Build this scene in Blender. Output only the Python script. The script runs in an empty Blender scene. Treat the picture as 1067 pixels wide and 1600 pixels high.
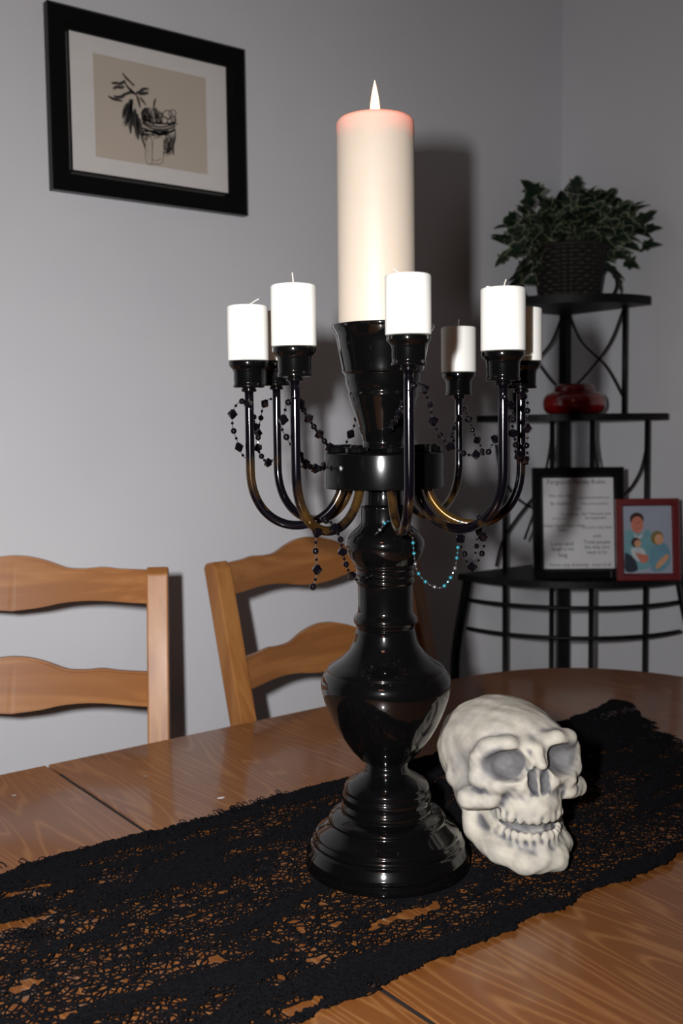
import bpy, bmesh, math, random
import numpy as np
from mathutils import Vector, Matrix, noise as mnoise
S = bpy.context.scene
C = S.collection
PI = math.pi
random.seed(7); rng = np.random.default_rng(5)

# ------------------------------------------------------------------ camera
F = 1600.0; CX, CY = 533.5, 800.0
YAW = math.radians(37.1); PITCH = math.radians(4.45); ROLL = math.radians(0.7); CAMH = 1.18
cf = Vector((math.sin(YAW)*math.cos(PITCH), math.cos(YAW)*math.cos(PITCH), -math.sin(PITCH)))
r0 = Vector((math.cos(YAW), -math.sin(YAW), 0)); u0 = r0.cross(cf)
cr = r0*math.cos(ROLL) - u0*math.sin(ROLL); cu = u0*math.cos(ROLL) + r0*math.sin(ROLL)
CO = Vector((0, 0, CAMH))
cd = bpy.data.cameras.new('camera'); cam = bpy.data.objects.new('camera', cd); C.objects.link(cam)
cam.matrix_world = Matrix.Translation(CO) @ Matrix((cr, cu, -cf)).transposed().to_4x4()
cd.sensor_fit = 'VERTICAL'; cd.sensor_height = 22.2; cd.sensor_width = 14.8; cd.lens = 22.2
cd.clip_start = 0.05
cd.dof.use_dof = True; cd.dof.focus_distance = 0.98; cd.dof.aperture_fstop = 5.0
S.camera = cam

# ------------------------------------------------------------------ light
w = bpy.data.worlds.new('world'); S.world = w; w.use_nodes = True
w.node_tree.nodes['Background'].inputs[0].default_value = (0.02, 0.018, 0.016, 1)
w.node_tree.nodes['Background'].inputs[1].default_value = 0.1
FLASH_POWER = 10.3
fl = bpy.data.lights.new('camera_flash', 'AREA'); fl.shape = 'RECTANGLE'; fl.size = 0.022; fl.size_y = 0.04
fl.energy = FLASH_POWER; fl.color = (1.0, 0.985, 0.98); fl.spread = math.radians(118)
fo = bpy.data.objects.new('camera_flash', fl); C.objects.link(fo)
aim = (cf*1.0 - cu*0.12 - cr*0.16).normalized()
fo.matrix_world = Matrix.Translation(CO - cr*0.0953 + cu*0.045) @ aim.to_track_quat('-Z', 'Y').to_matrix().to_4x4()
al = bpy.data.lights.new('warm_fill', 'AREA'); al.shape = 'DISK'; al.size = 0.35  # unseen overhead lamp, added as dim warm fill for the shadows
al.energy = 2.0; al.color = (1.0, 0.44, 0.28)
ao = bpy.data.objects.new('warm_fill', al); C.objects.link(ao); ao.location = (-0.6, -0.3, 2.36)
vs = S.view_settings
S.display_settings.display_device = 'sRGB'
vs.view_transform = 'Standard'; vs.look = 'None'; vs.gamma = 1; vs.exposure = 0.0; vs.use_curve_mapping = False

# ------------------------------------------------------------------ where a point seen in the picture stands in the room
def ray(px, py): return cf + cr*((px-CX)/F) - cu*((py-CY)/F)
def onp(px, py, ax, v):
    d = ray(px, py); t = (v-CO[ax])/d[ax]; return CO + d*t
def P(px, py, d): return CO + ray(px, py)*d
def project(p):
    q = Vector(p)-CO; z = q.dot(cf); return CX+F*q.dot(cr)/z, CY-F*q.dot(cu)/z, z
TZ = 0.75; WY = 1.735; WX = 2.01

# ------------------------------------------------------------------ helpers
def link(name, data, parent=None):
    o = bpy.data.objects.new(name, data); C.objects.link(o)
    if parent: o.parent = parent
    return o
def tag(o, label=None, cat=None, group=None, kind=None):
    for k, v in (('label', label), ('category', cat), ('group', group), ('kind', kind)):
        if v: o[k] = v
    return o
def thing(name, label, cat, loc=(0, 0, 0), rz=0, group=None):
    o = link(name, None); o.location = loc; o.rotation_euler = (0, 0, rz); o.empty_display_size = .05
    return tag(o, label, cat, group)
def mdata(name, verts, faces, mat, smooth=True):
    me = bpy.data.meshes.new(name); me.from_pydata([tuple(v) for v in verts], [], faces); me.update()
    for m in (mat if isinstance(mat, (list, tuple)) else [mat]): me.materials.append(m)
    if smooth: me.polygons.foreach_set('use_smooth', [True]*len(me.polygons))
    return me
def bm_obj(name, bm, mat, parent=None, smooth=False, bevel=0, seg=2):
    if bevel: bmesh.ops.bevel(bm, geom=bm.edges[:], offset=bevel, segments=seg, affect='EDGES', profile=.6)
    me = bpy.data.meshes.new(name); bm.to_mesh(me); bm.free(); me.materials.append(mat)
    if smooth: me.polygons.foreach_set('use_smooth', [True]*len(me.polygons))
    return link(name, me, parent)
def add_box(bm, lo, hi, m=None):
    r = bmesh.ops.create_cube(bm, size=1)
    for v in r['verts']:
        v.co = Vector([(lo[i]+hi[i])/2 + v.co[i]*(hi[i]-lo[i]) for i in range(3)])
        if m: v.co = m @ v.co
    return r['verts']
def box(name, lo, hi, mat, parent=None, bevel=0, m=None):
    bm = bmesh.new(); add_box(bm, lo, hi, m); return bm_obj(name, bm, mat, parent, bevel=bevel)
def lathe_data(name, prof, mat, n=64, cap0=True, cap1=True, sm=True):
    vs_, fs = [], []
    for r, z in prof:
        for k in range(n):
            a = 2*PI*k/n; vs_.append((r*math.cos(a), r*math.sin(a), z))
    for i in range(len(prof)-1):
        for k in range(n):
            k2 = (k+1) % n; fs.append((i*n+k, i*n+k2, (i+1)*n+k2, (i+1)*n+k))
    if cap0: fs.append(tuple(range(n-1, -1, -1)))
    if cap1: fs.append(tuple((len(prof)-1)*n+k for k in range(n)))
    return mdata(name, vs_, fs, mat, sm)
def lathe(name, prof, mat, parent=None, loc=(0, 0, 0), n=64, **k):
    o = link(name, lathe_data(name, prof, mat, n, **k), parent); o.location = loc; return o
def rprof(prof, r=.0012):
    """soften corners of a lathe profile: two points either side of each sharp corner"""
    out = [prof[0]]
    for i in range(1, len(prof)-1):
        a, b, c = (Vector(q) for q in prof[i-1:i+2])
        d1 = (a-b); d2 = (c-b)
        if d1.length < 1e-6 or d2.length < 1e-6 or d1.angle(d2) > 2.75: out.append(tuple(b)); continue
        t = min(r, d1.length*.45, d2.length*.45)
        p, q = b+d1.normalized()*t, b+d2.normalized()*t
        out += [tuple(p), tuple((p+q)/4+b/2), tuple(q)]
    out.append(prof[-1]); return out
def tube_geo(pts, rad, n=10, caps=True):
    pts = [Vector(p) for p in pts]; m = len(pts)
    rads = rad if isinstance(rad, (list, tuple)) else [rad]*m
    vs_, fs = [], []; t0 = (pts[1]-pts[0]).normalized()
    nrm = t0.orthogonal().normalized()
    for i, p in enumerate(pts):
        t = (pts[min(i+1, m-1)]-pts[max(i-1, 0)]).normalized()
        nrm = (nrm - t*nrm.dot(t)).normalized(); b = t.cross(nrm)
        for k in range(n):
            a = 2*PI*k/n; vs_.append(p+(nrm*math.cos(a)+b*math.sin(a))*rads[i])
    for i in range(m-1):
        for k in range(n):
            k2 = (k+1) % n; fs.append((i*n+k, i*n+k2, (i+1)*n+k2, (i+1)*n+k))
    if caps: fs += [tuple(range(n-1, -1, -1)), tuple((m-1)*n+k for k in range(n))]
    return vs_, fs
def tube(name, pts, rad, mat, parent=None, n=10):
    v, f = tube_geo(pts, rad, n); return link(name, mdata(name, v, f, mat), parent)
def smooth_path(pts, k=6):
    pts = [Vector(p) for p in pts]; out = []
    for i in range(len(pts)-1):
        p0, p1, p2, p3 = pts[max(i-1, 0)], pts[i], pts[i+1], pts[min(i+2, len(pts)-1)]
        for j in range(k):
            t = j/k
            out.append(.5*((2*p1)+(p2-p0)*t+(2*p0-5*p1+4*p2-p3)*t*t+(3*p1-p0-3*p2+p3)*t**3))
    out.append(pts[-1]); return out
def prism(name, poly, y0, y1, mat, parent=None, bevel=0, m=None):
    """poly in x,z extruded along y"""
    bm = bmesh.new(); n = len(poly)
    a = [bm.verts.new((p[0], y0, p[1])) for p in poly]; b = [bm.verts.new((p[0], y1, p[1])) for p in poly]
    bm.faces.new(a); bm.faces.new(b[::-1])
    for i in range(n): bm.faces.new((a[(i+1) % n], a[i], b[i], b[(i+1) % n]))
    if m:
        for v in bm.verts: v.co = m @ v.co
    bmesh.ops.recalc_face_normals(bm, faces=bm.faces[:])
    return bm_obj(name, bm, mat, parent, bevel=bevel)

# ------------------------------------------------------------------ materials
def srgb(r, g, b):
    f = lambda c: (c/255)/12.92 if c/255 <= .04045 else ((c/255+.055)/1.055)**2.4
    return (f(r), f(g), f(b), 1)
class N:
    def __init__(s, name):
        s.m = bpy.data.materials.new(name); s.m.use_nodes = True; s.t = s.m.node_tree; s.b = s.t.nodes['Principled BSDF']
    def n(s, typ, **kw):
        nd = s.t.nodes.new(typ)
        for k, v in kw.items():
            if k in nd.inputs: nd.inputs[k].default_value = v
            else: setattr(nd, k, v)
        return nd
    def l(s, a, b): s.t.links.new(a, b)
    def set(s, **kw):
        for k, v in kw.items(): s.b.inputs[k.replace('_', ' ')].default_value = v
        return s
    def noise(s, scale, detail=4, vec=None, rough=.55, dist=0):
        nd = s.n('ShaderNodeTexNoise'); nd.inputs['Scale'].default_value = scale; nd.inputs['Detail'].default_value = detail
        nd.inputs['Roughness'].default_value = rough; nd.inputs['Distortion'].default_value = dist
        if vec: s.l(vec, nd.inputs['Vector'])
        return nd
    def coord(s, scale=(1, 1, 1), rot=(0, 0, 0), kind='Object'):
        tc = s.n('ShaderNodeTexCoord'); mp = s.n('ShaderNodeMapping')
        mp.inputs['Scale'].default_value = scale; mp.inputs['Rotation'].default_value = rot
        s.l(tc.outputs[kind], mp.inputs[0]); return mp.outputs[0]
    def ramp(s, fac, stops):
        r = s.n('ShaderNodeValToRGB'); e = r.color_ramp.elements
        while len(e) < len(stops): e.new(.5)
        for q, (p, c) in zip(e, stops): q.position = p; q.color = c
        s.l(fac, r.inputs[0]); return r.outputs[0]
    def bump(s, h, strength=.3, dist=.001):
        b = s.n('ShaderNodeBump'); b.inputs['Strength'].default_value = strength; b.inputs['Distance'].default_value = dist
        s.l(h, b.inputs['Height']); s.l(b.outputs[0], s.b.inputs['Normal']); return s
def plain(name, col, rough=.5, var=.12, scale=30, bump=0, bdist=.0006, **kw):
    a = N(name); a.set(Roughness=rough, **kw)
    nz = a.noise(scale, 5, a.coord())
    lo = tuple(c*(1-var) for c in col[:3])+(1,); hi = tuple(min(1, c*(1+var)) for c in col[:3])+(1,)
    a.l(a.ramp(nz.outputs[0], [(.3, lo), (.7, hi)]), a.b.inputs['Base Color'])
    if bump: a.bump(nz.outputs[0], bump, bdist)
    return a.m
def wood(name, c1, c2, c3, axis='x', rough=.22, scale=1.0, coat=.3, pore=(1.0, 1.0, 1.0)):
    a = N(name)
    st = {'x': (1.2, 14, 14), 'y': (14, 1.2, 14), 'z': (14, 14, 1.2)}[axis]
    v = a.coord(tuple(q*scale for q in st))
    n1 = a.noise(1.3, 3, v, .5, .8)
    wv = a.n('ShaderNodeMath', operation='MULTIPLY'); wv.inputs[1].default_value = 26; a.l(n1.outputs[0], wv.inputs[0])
    sn = a.n('ShaderNodeMath', operation='SINE'); a.l(wv.outputs[0], sn.inputs[0])
    mr = a.n('ShaderNodeMapRange'); mr.inputs['From Min'].default_value = -1; a.l(sn.outputs[0], mr.inputs[0])
    n2 = a.noise(9, 6, v, .7)
    mx = a.n('ShaderNodeMath', operation='MULTIPLY'); a.l(mr.outputs[0], mx.inputs[0]); a.l(n2.outputs[0], mx.inputs[1])
    col = a.ramp(mx.outputs[0], [(.05, c1), (.35, c2), (.75, c3)])
    a.l(col, a.b.inputs['Base Color'])
    a.set(Roughness=rough, Coat_Weight=coat, Coat_Roughness=.14)
    a.bump(mx.outputs[0], .08, .0006)
    return a.m
M = {}
# wall paint with a faint roller texture
a = N('wall_paint'); a.set(Roughness=.55)
nz = a.noise(2.2, 3, a.coord()); nb = a.noise(240, 3, a.coord())
a.l(a.ramp(nz.outputs[0], [(.3, srgb(208, 209, 214)), (.7, srgb(216, 216, 220))]), a.b.inputs['Base Color'])
a.bump(nb.outputs[0], .12, .0008); M['wall'] = a.m
M['wall_far'] = plain('brown_wall_paint', srgb(48, 37, 33), .8, .03)
M['ceil'] = plain('ceiling_paint', srgb(176, 170, 162), .8, .03)
M['floor'] = wood('floor_boards', srgb(70, 44, 26), srgb(96, 62, 36), srgb(120, 80, 48), 'x', .4)
M['trim'] = plain('white_trim', srgb(215, 213, 208), .4, .03)
# honey oak table, grain across the table with pale cathedral figure
a = N('table_oak')
v = a.coord((9, .8, 9), (0, 0, .12)); n1 = a.noise(1.5, 2, v, .45, .35)
wv = a.n('ShaderNodeMath', operation='MULTIPLY'); wv.inputs[1].default_value = 150; a.l(n1.outputs[0], wv.inputs[0])
sn = a.n('ShaderNodeMath', operation='SINE'); a.l(wv.outputs[0], sn.inputs[0])
pw = a.n('ShaderNodeMapRange'); pw.inputs['From Min'].default_value = -1; a.l(sn.outputs[0], pw.inputs[0])
vf = a.coord((380, 9, 380), (0, 0, .12)); n2 = a.noise(2.0, 4, vf, .6)
p5 = a.n('ShaderNodeMath', operation='POWER'); p5.inputs[1].default_value = 5; a.l(pw.outputs[0], p5.inputs[0])
mf = a.n('ShaderNodeMath', operation='MULTIPLY'); a.l(p5.outputs[0], mf.inputs[0]); a.l(n2.outputs[0], mf.inputs[1])
n3 = a.noise(3.0, 3, a.coord((500, 14, 500), (0, 0, .12)), .6); mx = a.n('ShaderNodeMath', operation='MULTIPLY_ADD'); mx.inputs[1].default_value = .55; a.l(n3.outputs[0], mx.inputs[0]); a.l(mf.outputs[0], mx.inputs[2])
base = a.ramp(mx.outputs[0], [(.16, srgb(116, 68, 31)), (.36, srgb(128, 79, 37)), (.60, srgb(139, 90, 47)), (.9, srgb(154, 107, 62))])
nl = a.noise(2.2, 2, a.coord()); mixn = a.n('ShaderNodeMix', data_type='RGBA', blend_type='MULTIPLY')
mixn.inputs[0].default_value = 1
a.l(base, mixn.inputs[6]); a.l(a.ramp(nl.outputs[0], [(.35, (.84, .8, .78, 1)), (.65, (1, 1, 1, 1))]), mixn.inputs[7])
a.l(mixn.outputs[2], a.b.inputs['Base Color'])
a.set(Roughness=.38, Coat_Weight=.55, Coat_Roughness=.12); a.bump(mx.outputs[0], .05, .0004); M['table'] = a.m
M['groove'] = plain('painted_seam_shade', srgb(26, 16, 10), .8)  # near-black colour standing in for the shade inside the leaf gaps
M['chair'] = wood('chair_maple', srgb(134, 84, 40), srgb(146, 94, 47), srgb(158, 109, 60), 'x', .42, .8, .15)
M['chairpost'] = wood('chair_maple_upright', srgb(136, 86, 42), srgb(148, 98, 50), srgb(160, 112, 64), 'z', .48, .8, .08)
# black enamel
def enamel(name, rough=.16, coat=1.0, bump=.06, col=(.002, .002, .0022, 1), bs=60):
    a = N(name); a.set(Roughness=rough, Coat_Weight=coat, Coat_Roughness=.06)
    a.b.inputs['Base Color'].default_value = col; a.b.inputs['Specular IOR Level'].default_value = .02
    nz = a.noise(bs, 4, a.coord()); a.bump(nz.outputs[0], bump, .0008); return a.m
M['enamel'] = enamel('black_enamel', .3, 1, .035)
M['enamel_spray'] = enamel('black_spray_satin', .24, .5, .10, bs=300); M['enamel_spray'].node_tree.nodes['Principled BSDF'].inputs['Coat Roughness'].default_value = .17
# arm tube: black paint thin over brass, showing at the bends
a = N('black_over_brass')
nz = a.noise(16, 3, a.coord()); tc = a.n('ShaderNodeTexCoord'); sp = a.n('ShaderNodeSeparateXYZ'); a.l(tc.outputs['Object'], sp.inputs[0])
mr = a.n('ShaderNodeMapRange'); mr.inputs['From Min'].default_value = .41; mr.inputs['From Max'].default_value = .335
a.l(sp.outputs[2], mr.inputs[0])
mm = a.n('ShaderNodeMath', operation='MULTIPLY'); pr_ = a.n('ShaderNodeMapRange'); pr_.inputs['From Min'].default_value = .50; pr_.inputs['From Max'].default_value = .68; a.l(nz.outputs[0], pr_.inputs[0]); a.l(mr.outputs[0], mm.inputs[0]); a.l(pr_.outputs[0], mm.inputs[1])
a.l(a.ramp(mm.outputs[0], [(.05, (.002, .0016, .003, 1)), (.8, (.13, .066, .016, 1))]), a.b.inputs['Base Color'])
a.l(a.ramp(mm.outputs[0], [(.05, (.1, .1, .1, 1)), (.8, (.85, .85, .85, 1))]), a.b.inputs['Metallic'])
a.set(Roughness=.2, Coat_Weight=.8, Coat_Roughness=.06); a.b.inputs['Specular IOR Level'].default_value = .1; M['arm'] = a.m
M['bead'] = enamel('jet_bead', .12, 1, .0, (.0022, .0018, .003, 1))
M['string'] = plain('dark_string', (.02, .018, .022, 1), .5)
a = N('iridescent_bead'); a.set(Roughness=.2, Metallic=.7)
nz = a.noise(90, 1, a.coord(kind='Generated'))
a.b.inputs['Base Color'].default_value = (.05, .32, .42, 1); M['irid'] = a.m
M['silverbead'] = plain('silver_bead', (.45, .45, .5, 1), .2, Metallic=.9)
M['clear'] = plain('fine_clear_thread', (.6, .62, .66, 1), .2)
# wax
def wax(name, col, sss, rad, rough=.42):
    a = N(name); a.set(Roughness=rough, Subsurface_Weight=sss, Subsurface_Scale=.012)
    a.b.inputs['Subsurface Radius'].default_value = rad
    nz = a.noise(40, 3, a.coord()); lo = tuple(c*.975 for c in col[:3])+(1,)
    a.l(a.ramp(nz.outputs[0], [(.3, lo), (.7, col)]), a.b.inputs['Base Color']); a.bump(nz.outputs[0], .05, .001); return a.m
M['wax_white'] = wax('white_wax', srgb(228, 227, 221), .25, (1, .8, .6))
M['wax_ivory'] = wax('ivory_wax', srgb(204, 190, 174), .5, (1.4, .7, .4), .5)
M['wick'] = plain('cotton_wick', srgb(205, 198, 188), .8, .1, 200, .5)
M['burnt'] = plain('burnt_wick', srgb(30, 22, 18), .9)
# flame: white-hot core, orange rim
a = N('candle_flame'); em = a.n('ShaderNodeEmission'); lw = a.n('ShaderNodeLayerWeight'); lw.inputs[0].default_value = .35
a.l(a.ramp(lw.outputs['Facing'], [(.25, (1, .80, .50, 1)), (.6, (1, .30, .05, 1))]), em.inputs[0]); em.inputs[1].default_value = 3.2
tr = a.n('ShaderNodeBsdfTransparent'); ads = a.n('ShaderNodeAddShader'); a.l(em.outputs[0], ads.inputs[0]); a.l(tr.outputs[0], ads.inputs[1]); a.l(ads.outputs[0], a.t.nodes['Material Output'].inputs[0]); M['flame'] = a.m
# skull: cream plaster with a grey wash that sits in the hollows (painted on, stored as an attribute)
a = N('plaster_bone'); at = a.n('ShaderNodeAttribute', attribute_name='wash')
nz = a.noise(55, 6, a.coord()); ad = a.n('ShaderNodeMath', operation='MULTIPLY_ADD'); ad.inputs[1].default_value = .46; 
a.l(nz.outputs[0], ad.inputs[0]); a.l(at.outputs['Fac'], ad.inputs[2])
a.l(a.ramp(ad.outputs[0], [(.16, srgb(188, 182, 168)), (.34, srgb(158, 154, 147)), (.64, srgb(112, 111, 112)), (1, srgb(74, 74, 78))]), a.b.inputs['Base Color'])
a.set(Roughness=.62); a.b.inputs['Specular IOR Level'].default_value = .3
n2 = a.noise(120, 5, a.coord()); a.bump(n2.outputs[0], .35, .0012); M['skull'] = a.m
M['yarn'] = plain('black_yarn', (.0038, .0036, .0048, 1), .95, .3, 200); M['yarn'].node_tree.nodes['Principled BSDF'].inputs['Specular IOR Level'].default_value = .08
M['black_frame'] = enamel('black_picture_frame', .3, .4, .02, (.006, .006, .006, 1))
M['mat'] = plain('white_mat_board', srgb(214, 210, 208), .8, .02)
M['paper'] = plain('cream_paper', srgb(190, 178, 164), .85, .03, 8)
M['pencil'] = plain('pencil_dark', srgb(36, 34, 34), .8, .3, 120)
M['pencil_mid'] = plain('pencil_mid', srgb(92, 86, 80), .8, .25, 120)
M['pencil_light'] = plain('pencil_light', srgb(150, 140, 128), .8, .15, 120)
M['sheet'] = plain('white_printed_sheet', srgb(196, 197, 200), .6, .02)
M['ink'] = plain('grey_ink', srgb(60, 60, 66), .7)
M['iron'] = plain('black_iron', (.004, .004, .004, 1), .5, .2, 60); M['iron'].node_tree.nodes['Principled BSDF'].inputs['Specular IOR Level'].default_value = .2
M['red_frame'] = plain('red_painted_frame', srgb(96, 8, 14), .4, .1, 40, Coat_Weight=.4)
M['red_glaze'] = plain('red_glazed_ceramic', srgb(128, 14, 12), .22, .12, 20, Coat_Weight=1.0)
M['basket'] = plain('dark_wicker', srgb(22, 14, 11), .7, .35, 80, .3)
a = N('variegated_ivy'); at = a.n('ShaderNodeAttribute', attribute_name='rim'); nz = a.noise(60, 3, a.coord())
ad = a.n('ShaderNodeMath', operation='MULTIPLY_ADD'); ad.inputs[1].default_value = .7; a.l(nz.outputs[0], ad.inputs[0]); a.l(at.outputs['Fac'], ad.inputs[2])
a.l(a.ramp(ad.outputs[0], [(.3, srgb(20, 36, 26)), (.8, srgb(36, 56, 36)), (1.0, srgb(150, 154, 124))]), a.b.inputs['Base Color'])
a.set(Roughness=.5); M['leaf'] = a.m
M['stem'] = plain('ivy_stem', srgb(52, 58, 34), .6)

# ------------------------------------------------------------------ room shell
def struct(name, lo, hi, mat): return tag(box(name, lo, hi, mat), kind='structure')
X0, Y0, CH = -3.4, -4.2, 2.45; T = .1
struct('floor', (X0-T, Y0-T, -T), (WX+T, WY+T, 0), M['floor'])
struct('ceiling', (X0-T, Y0-T, CH), (WX+T, WY+T, CH+T), M['ceil'])
struct('wall_back', (X0-T, WY, 0), (WX+T, WY+T, CH), M['wall'])
struct('wall_right', (WX, Y0, 0), (WX+T, WY, CH), M['wall'])
struct('wall_left', (X0-T, Y0, 0), (X0, WY, CH), M['wall_far'])
struct('wall_front', (X0, Y0-T, 0), (WX, Y0, CH), M['wall_far'])
struct('baseboard_back', (X0, WY-.014, 0), (WX-.014, WY, .09), M['trim'])
struct('baseboard_right', (WX-.014, Y0, 0), (WX, WY-.014, .09), M['trim'])

# ------------------------------------------------------------------ dining table
TX0, TX1, TYC, THW = -.93, 1.535, .778, .505
def table_outline(n=26, inset=0):
    """rounded-end outline, counter-clockwise"""
    r = .36; pts = []
    for sx, sy, a0 in ((1, -1, -PI/2), (1, 1, 0), (-1, 1, PI/2), (-1, -1, PI)):
        cx = (TX1-r) if sx > 0 else (TX0+r); cy = TYC+sy*(THW-r)
        for k in range(n+1):
            a_ = a0+PI/2*k/n; e = .82
            c_, s_ = math.cos(a_), math.sin(a_)
            pts.append((cx+math.copysign(abs(c_)**e, c_)*(r-inset), cy+math.copysign(abs(s_)**e, s_)*(r-inset)))
    return pts
table = thing('dining_table', 'honey oak dining table with rounded end and a leaf seam, under the black net runner', 'table', (.3, TYC, 0))
def clip(poly, x, keep_less):
    out = []
    for i in range(len(poly)):
        a_, b_ = poly[i], poly[(i+1) % len(poly)]
        ia = (a_[0] <= x) == keep_less; ib = (b_[0] <= x) == keep_less
        if ia: out.append(a_)
        if ia != ib:
            t = (x-a_[0])/(b_[0]-a_[0]); out.append((x, a_[1]+t*(b_[1]-a_[1])))
    return out
ol = table_outline(); SEAM = .481; SEAM2 = .12; g = .0020
def slab(name, poly, z0, z1, mat, bev):
    bm = bmesh.new()
    pl = []
    for q in poly:
        if not pl or (Vector(q)-Vector(pl[-1])).length > 1e-4: pl.append(q)
    if (Vector(pl[0])-Vector(pl[-1])).length < 1e-4: pl.pop()
    a_ = [bm.verts.new((p[0]-.3, p[1]-TYC, z1)) for p in pl]
    b_ = [bm.verts.new((p[0]-.3, p[1]-TYC, z0)) for p in pl]
    top = bm.faces.new(a_); bot = bm.faces.new(b_[::-1]); n = len(pl)
    for i in range(n): bm.faces.new((a_[i], b_[i], b_[(i+1) % n], a_[(i+1) % n]))
    bmesh.ops.recalc_face_normals(bm, faces=bm.faces[:])
    if bev: bmesh.ops.bevel(bm, geom=list(top.edges), offset=bev, segments=3, affect='EDGES')
    return bm_obj(name, bm, mat, table)
slab('tabletop_leaf', clip(ol, SEAM+g, False), TZ-.025, TZ, M['table'], .0012)
slab('tabletop_leaf', clip(clip(ol, SEAM-g, True), SEAM2+g, False), TZ-.025, TZ, M['table'], .0012)
slab('tabletop_leaf', clip(ol, SEAM2-g, True), TZ-.025, TZ, M['table'], .0012)
for sx_ in (SEAM, SEAM2): box('seam_shade_strip', (sx_-.3-.012, -.49, .7246), (sx_-.3+.012, .47, .7262), M['groove'], table) if False else box('seam_shade_strip', (sx_-.3-g*.98, -.46, .726), (sx_-.3+g*.98, .46, .7492), M['groove'], table)  # dark strips added in the leaf gaps, their colour acting as shade
for yy0, yy1 in ((-.42, -.40), (.40, .42)):
    box('apron', (-1.02, yy0, .645), (1.04, yy1, .7245), M['table'], table)
for xx in (-1.04, 1.04): box('apron', (xx, -.40, .645), (xx+.02, .40, .7245), M['table'], table)
for sx in (-1.0, 1.03):
    for sy in (-.375, .375):
        lg = lathe('leg', rprof([(.018, 0), (.024, .05), (.02, .08), (.034, .3), (.036, .5), (.026, .56), (.034, .60), (.034, .7245)]), M['table'], table, (sx, sy, 0), 24)
for px_, py_, r_ in ((345, 1247, .004), (22, 1243, .0022), (227, 1213, .003)):
    q = onp(px_, py_, 2, TZ)
    bm = bmesh.new(); bmesh.ops.create_circle(bm, cap_ends=True, radius=r_, segments=14)
    for v_ in bm.verts: v_.co = Vector((v_.co.x*1.25-.3+q.x, v_.co.y*.8+q.y-TYC, TZ+.0003))
    bm_obj('wax_spot', bm, M['mat'] if r_ != .003 else M['pencil_light'], table)

# ------------------------------------------------------------------ chairs
def slat_poly(L, h):
    """ladder-back slat outline, x from -L/2..L/2"""
    top = [(-.5, .0), (-.40, .001), (-.335, .0035), (-.27, .0015), (-.20, .003), (-.13, .013), (-.06, .020), (0, .022)]
    bot = [(-.5, -.048), (-.42, -.047), (-.34, -.045), (-.26, -.045), (-.18, -.048), (-.10, -.054), (0, -.058)]
    t = [(Vector((p[0]*L, 0, p[1]))) for p in top]; b = [Vector((p[0]*L, 0, p[1])) for p in bot]
    ts = smooth_path(t, 4); bs = smooth_path(b, 4)
    xs = [L*(-.5+i/60) for i in range(61)]
    def at(path, x):
        x = max(-abs(x), path[0].x)
        for i in range(len(path)-1):
            if path[i].x-1e-6 <= x <= path[i+1].x+1e-6:
                k = (x-path[i].x)/max(1e-9, path[i+1].x-path[i].x); return path[i].z+(path[i+1].z-path[i].z)*k
        return path[-1].z
    return xs, [at(ts, x) for x in xs], [at(bs, x) for x in xs]
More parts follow.
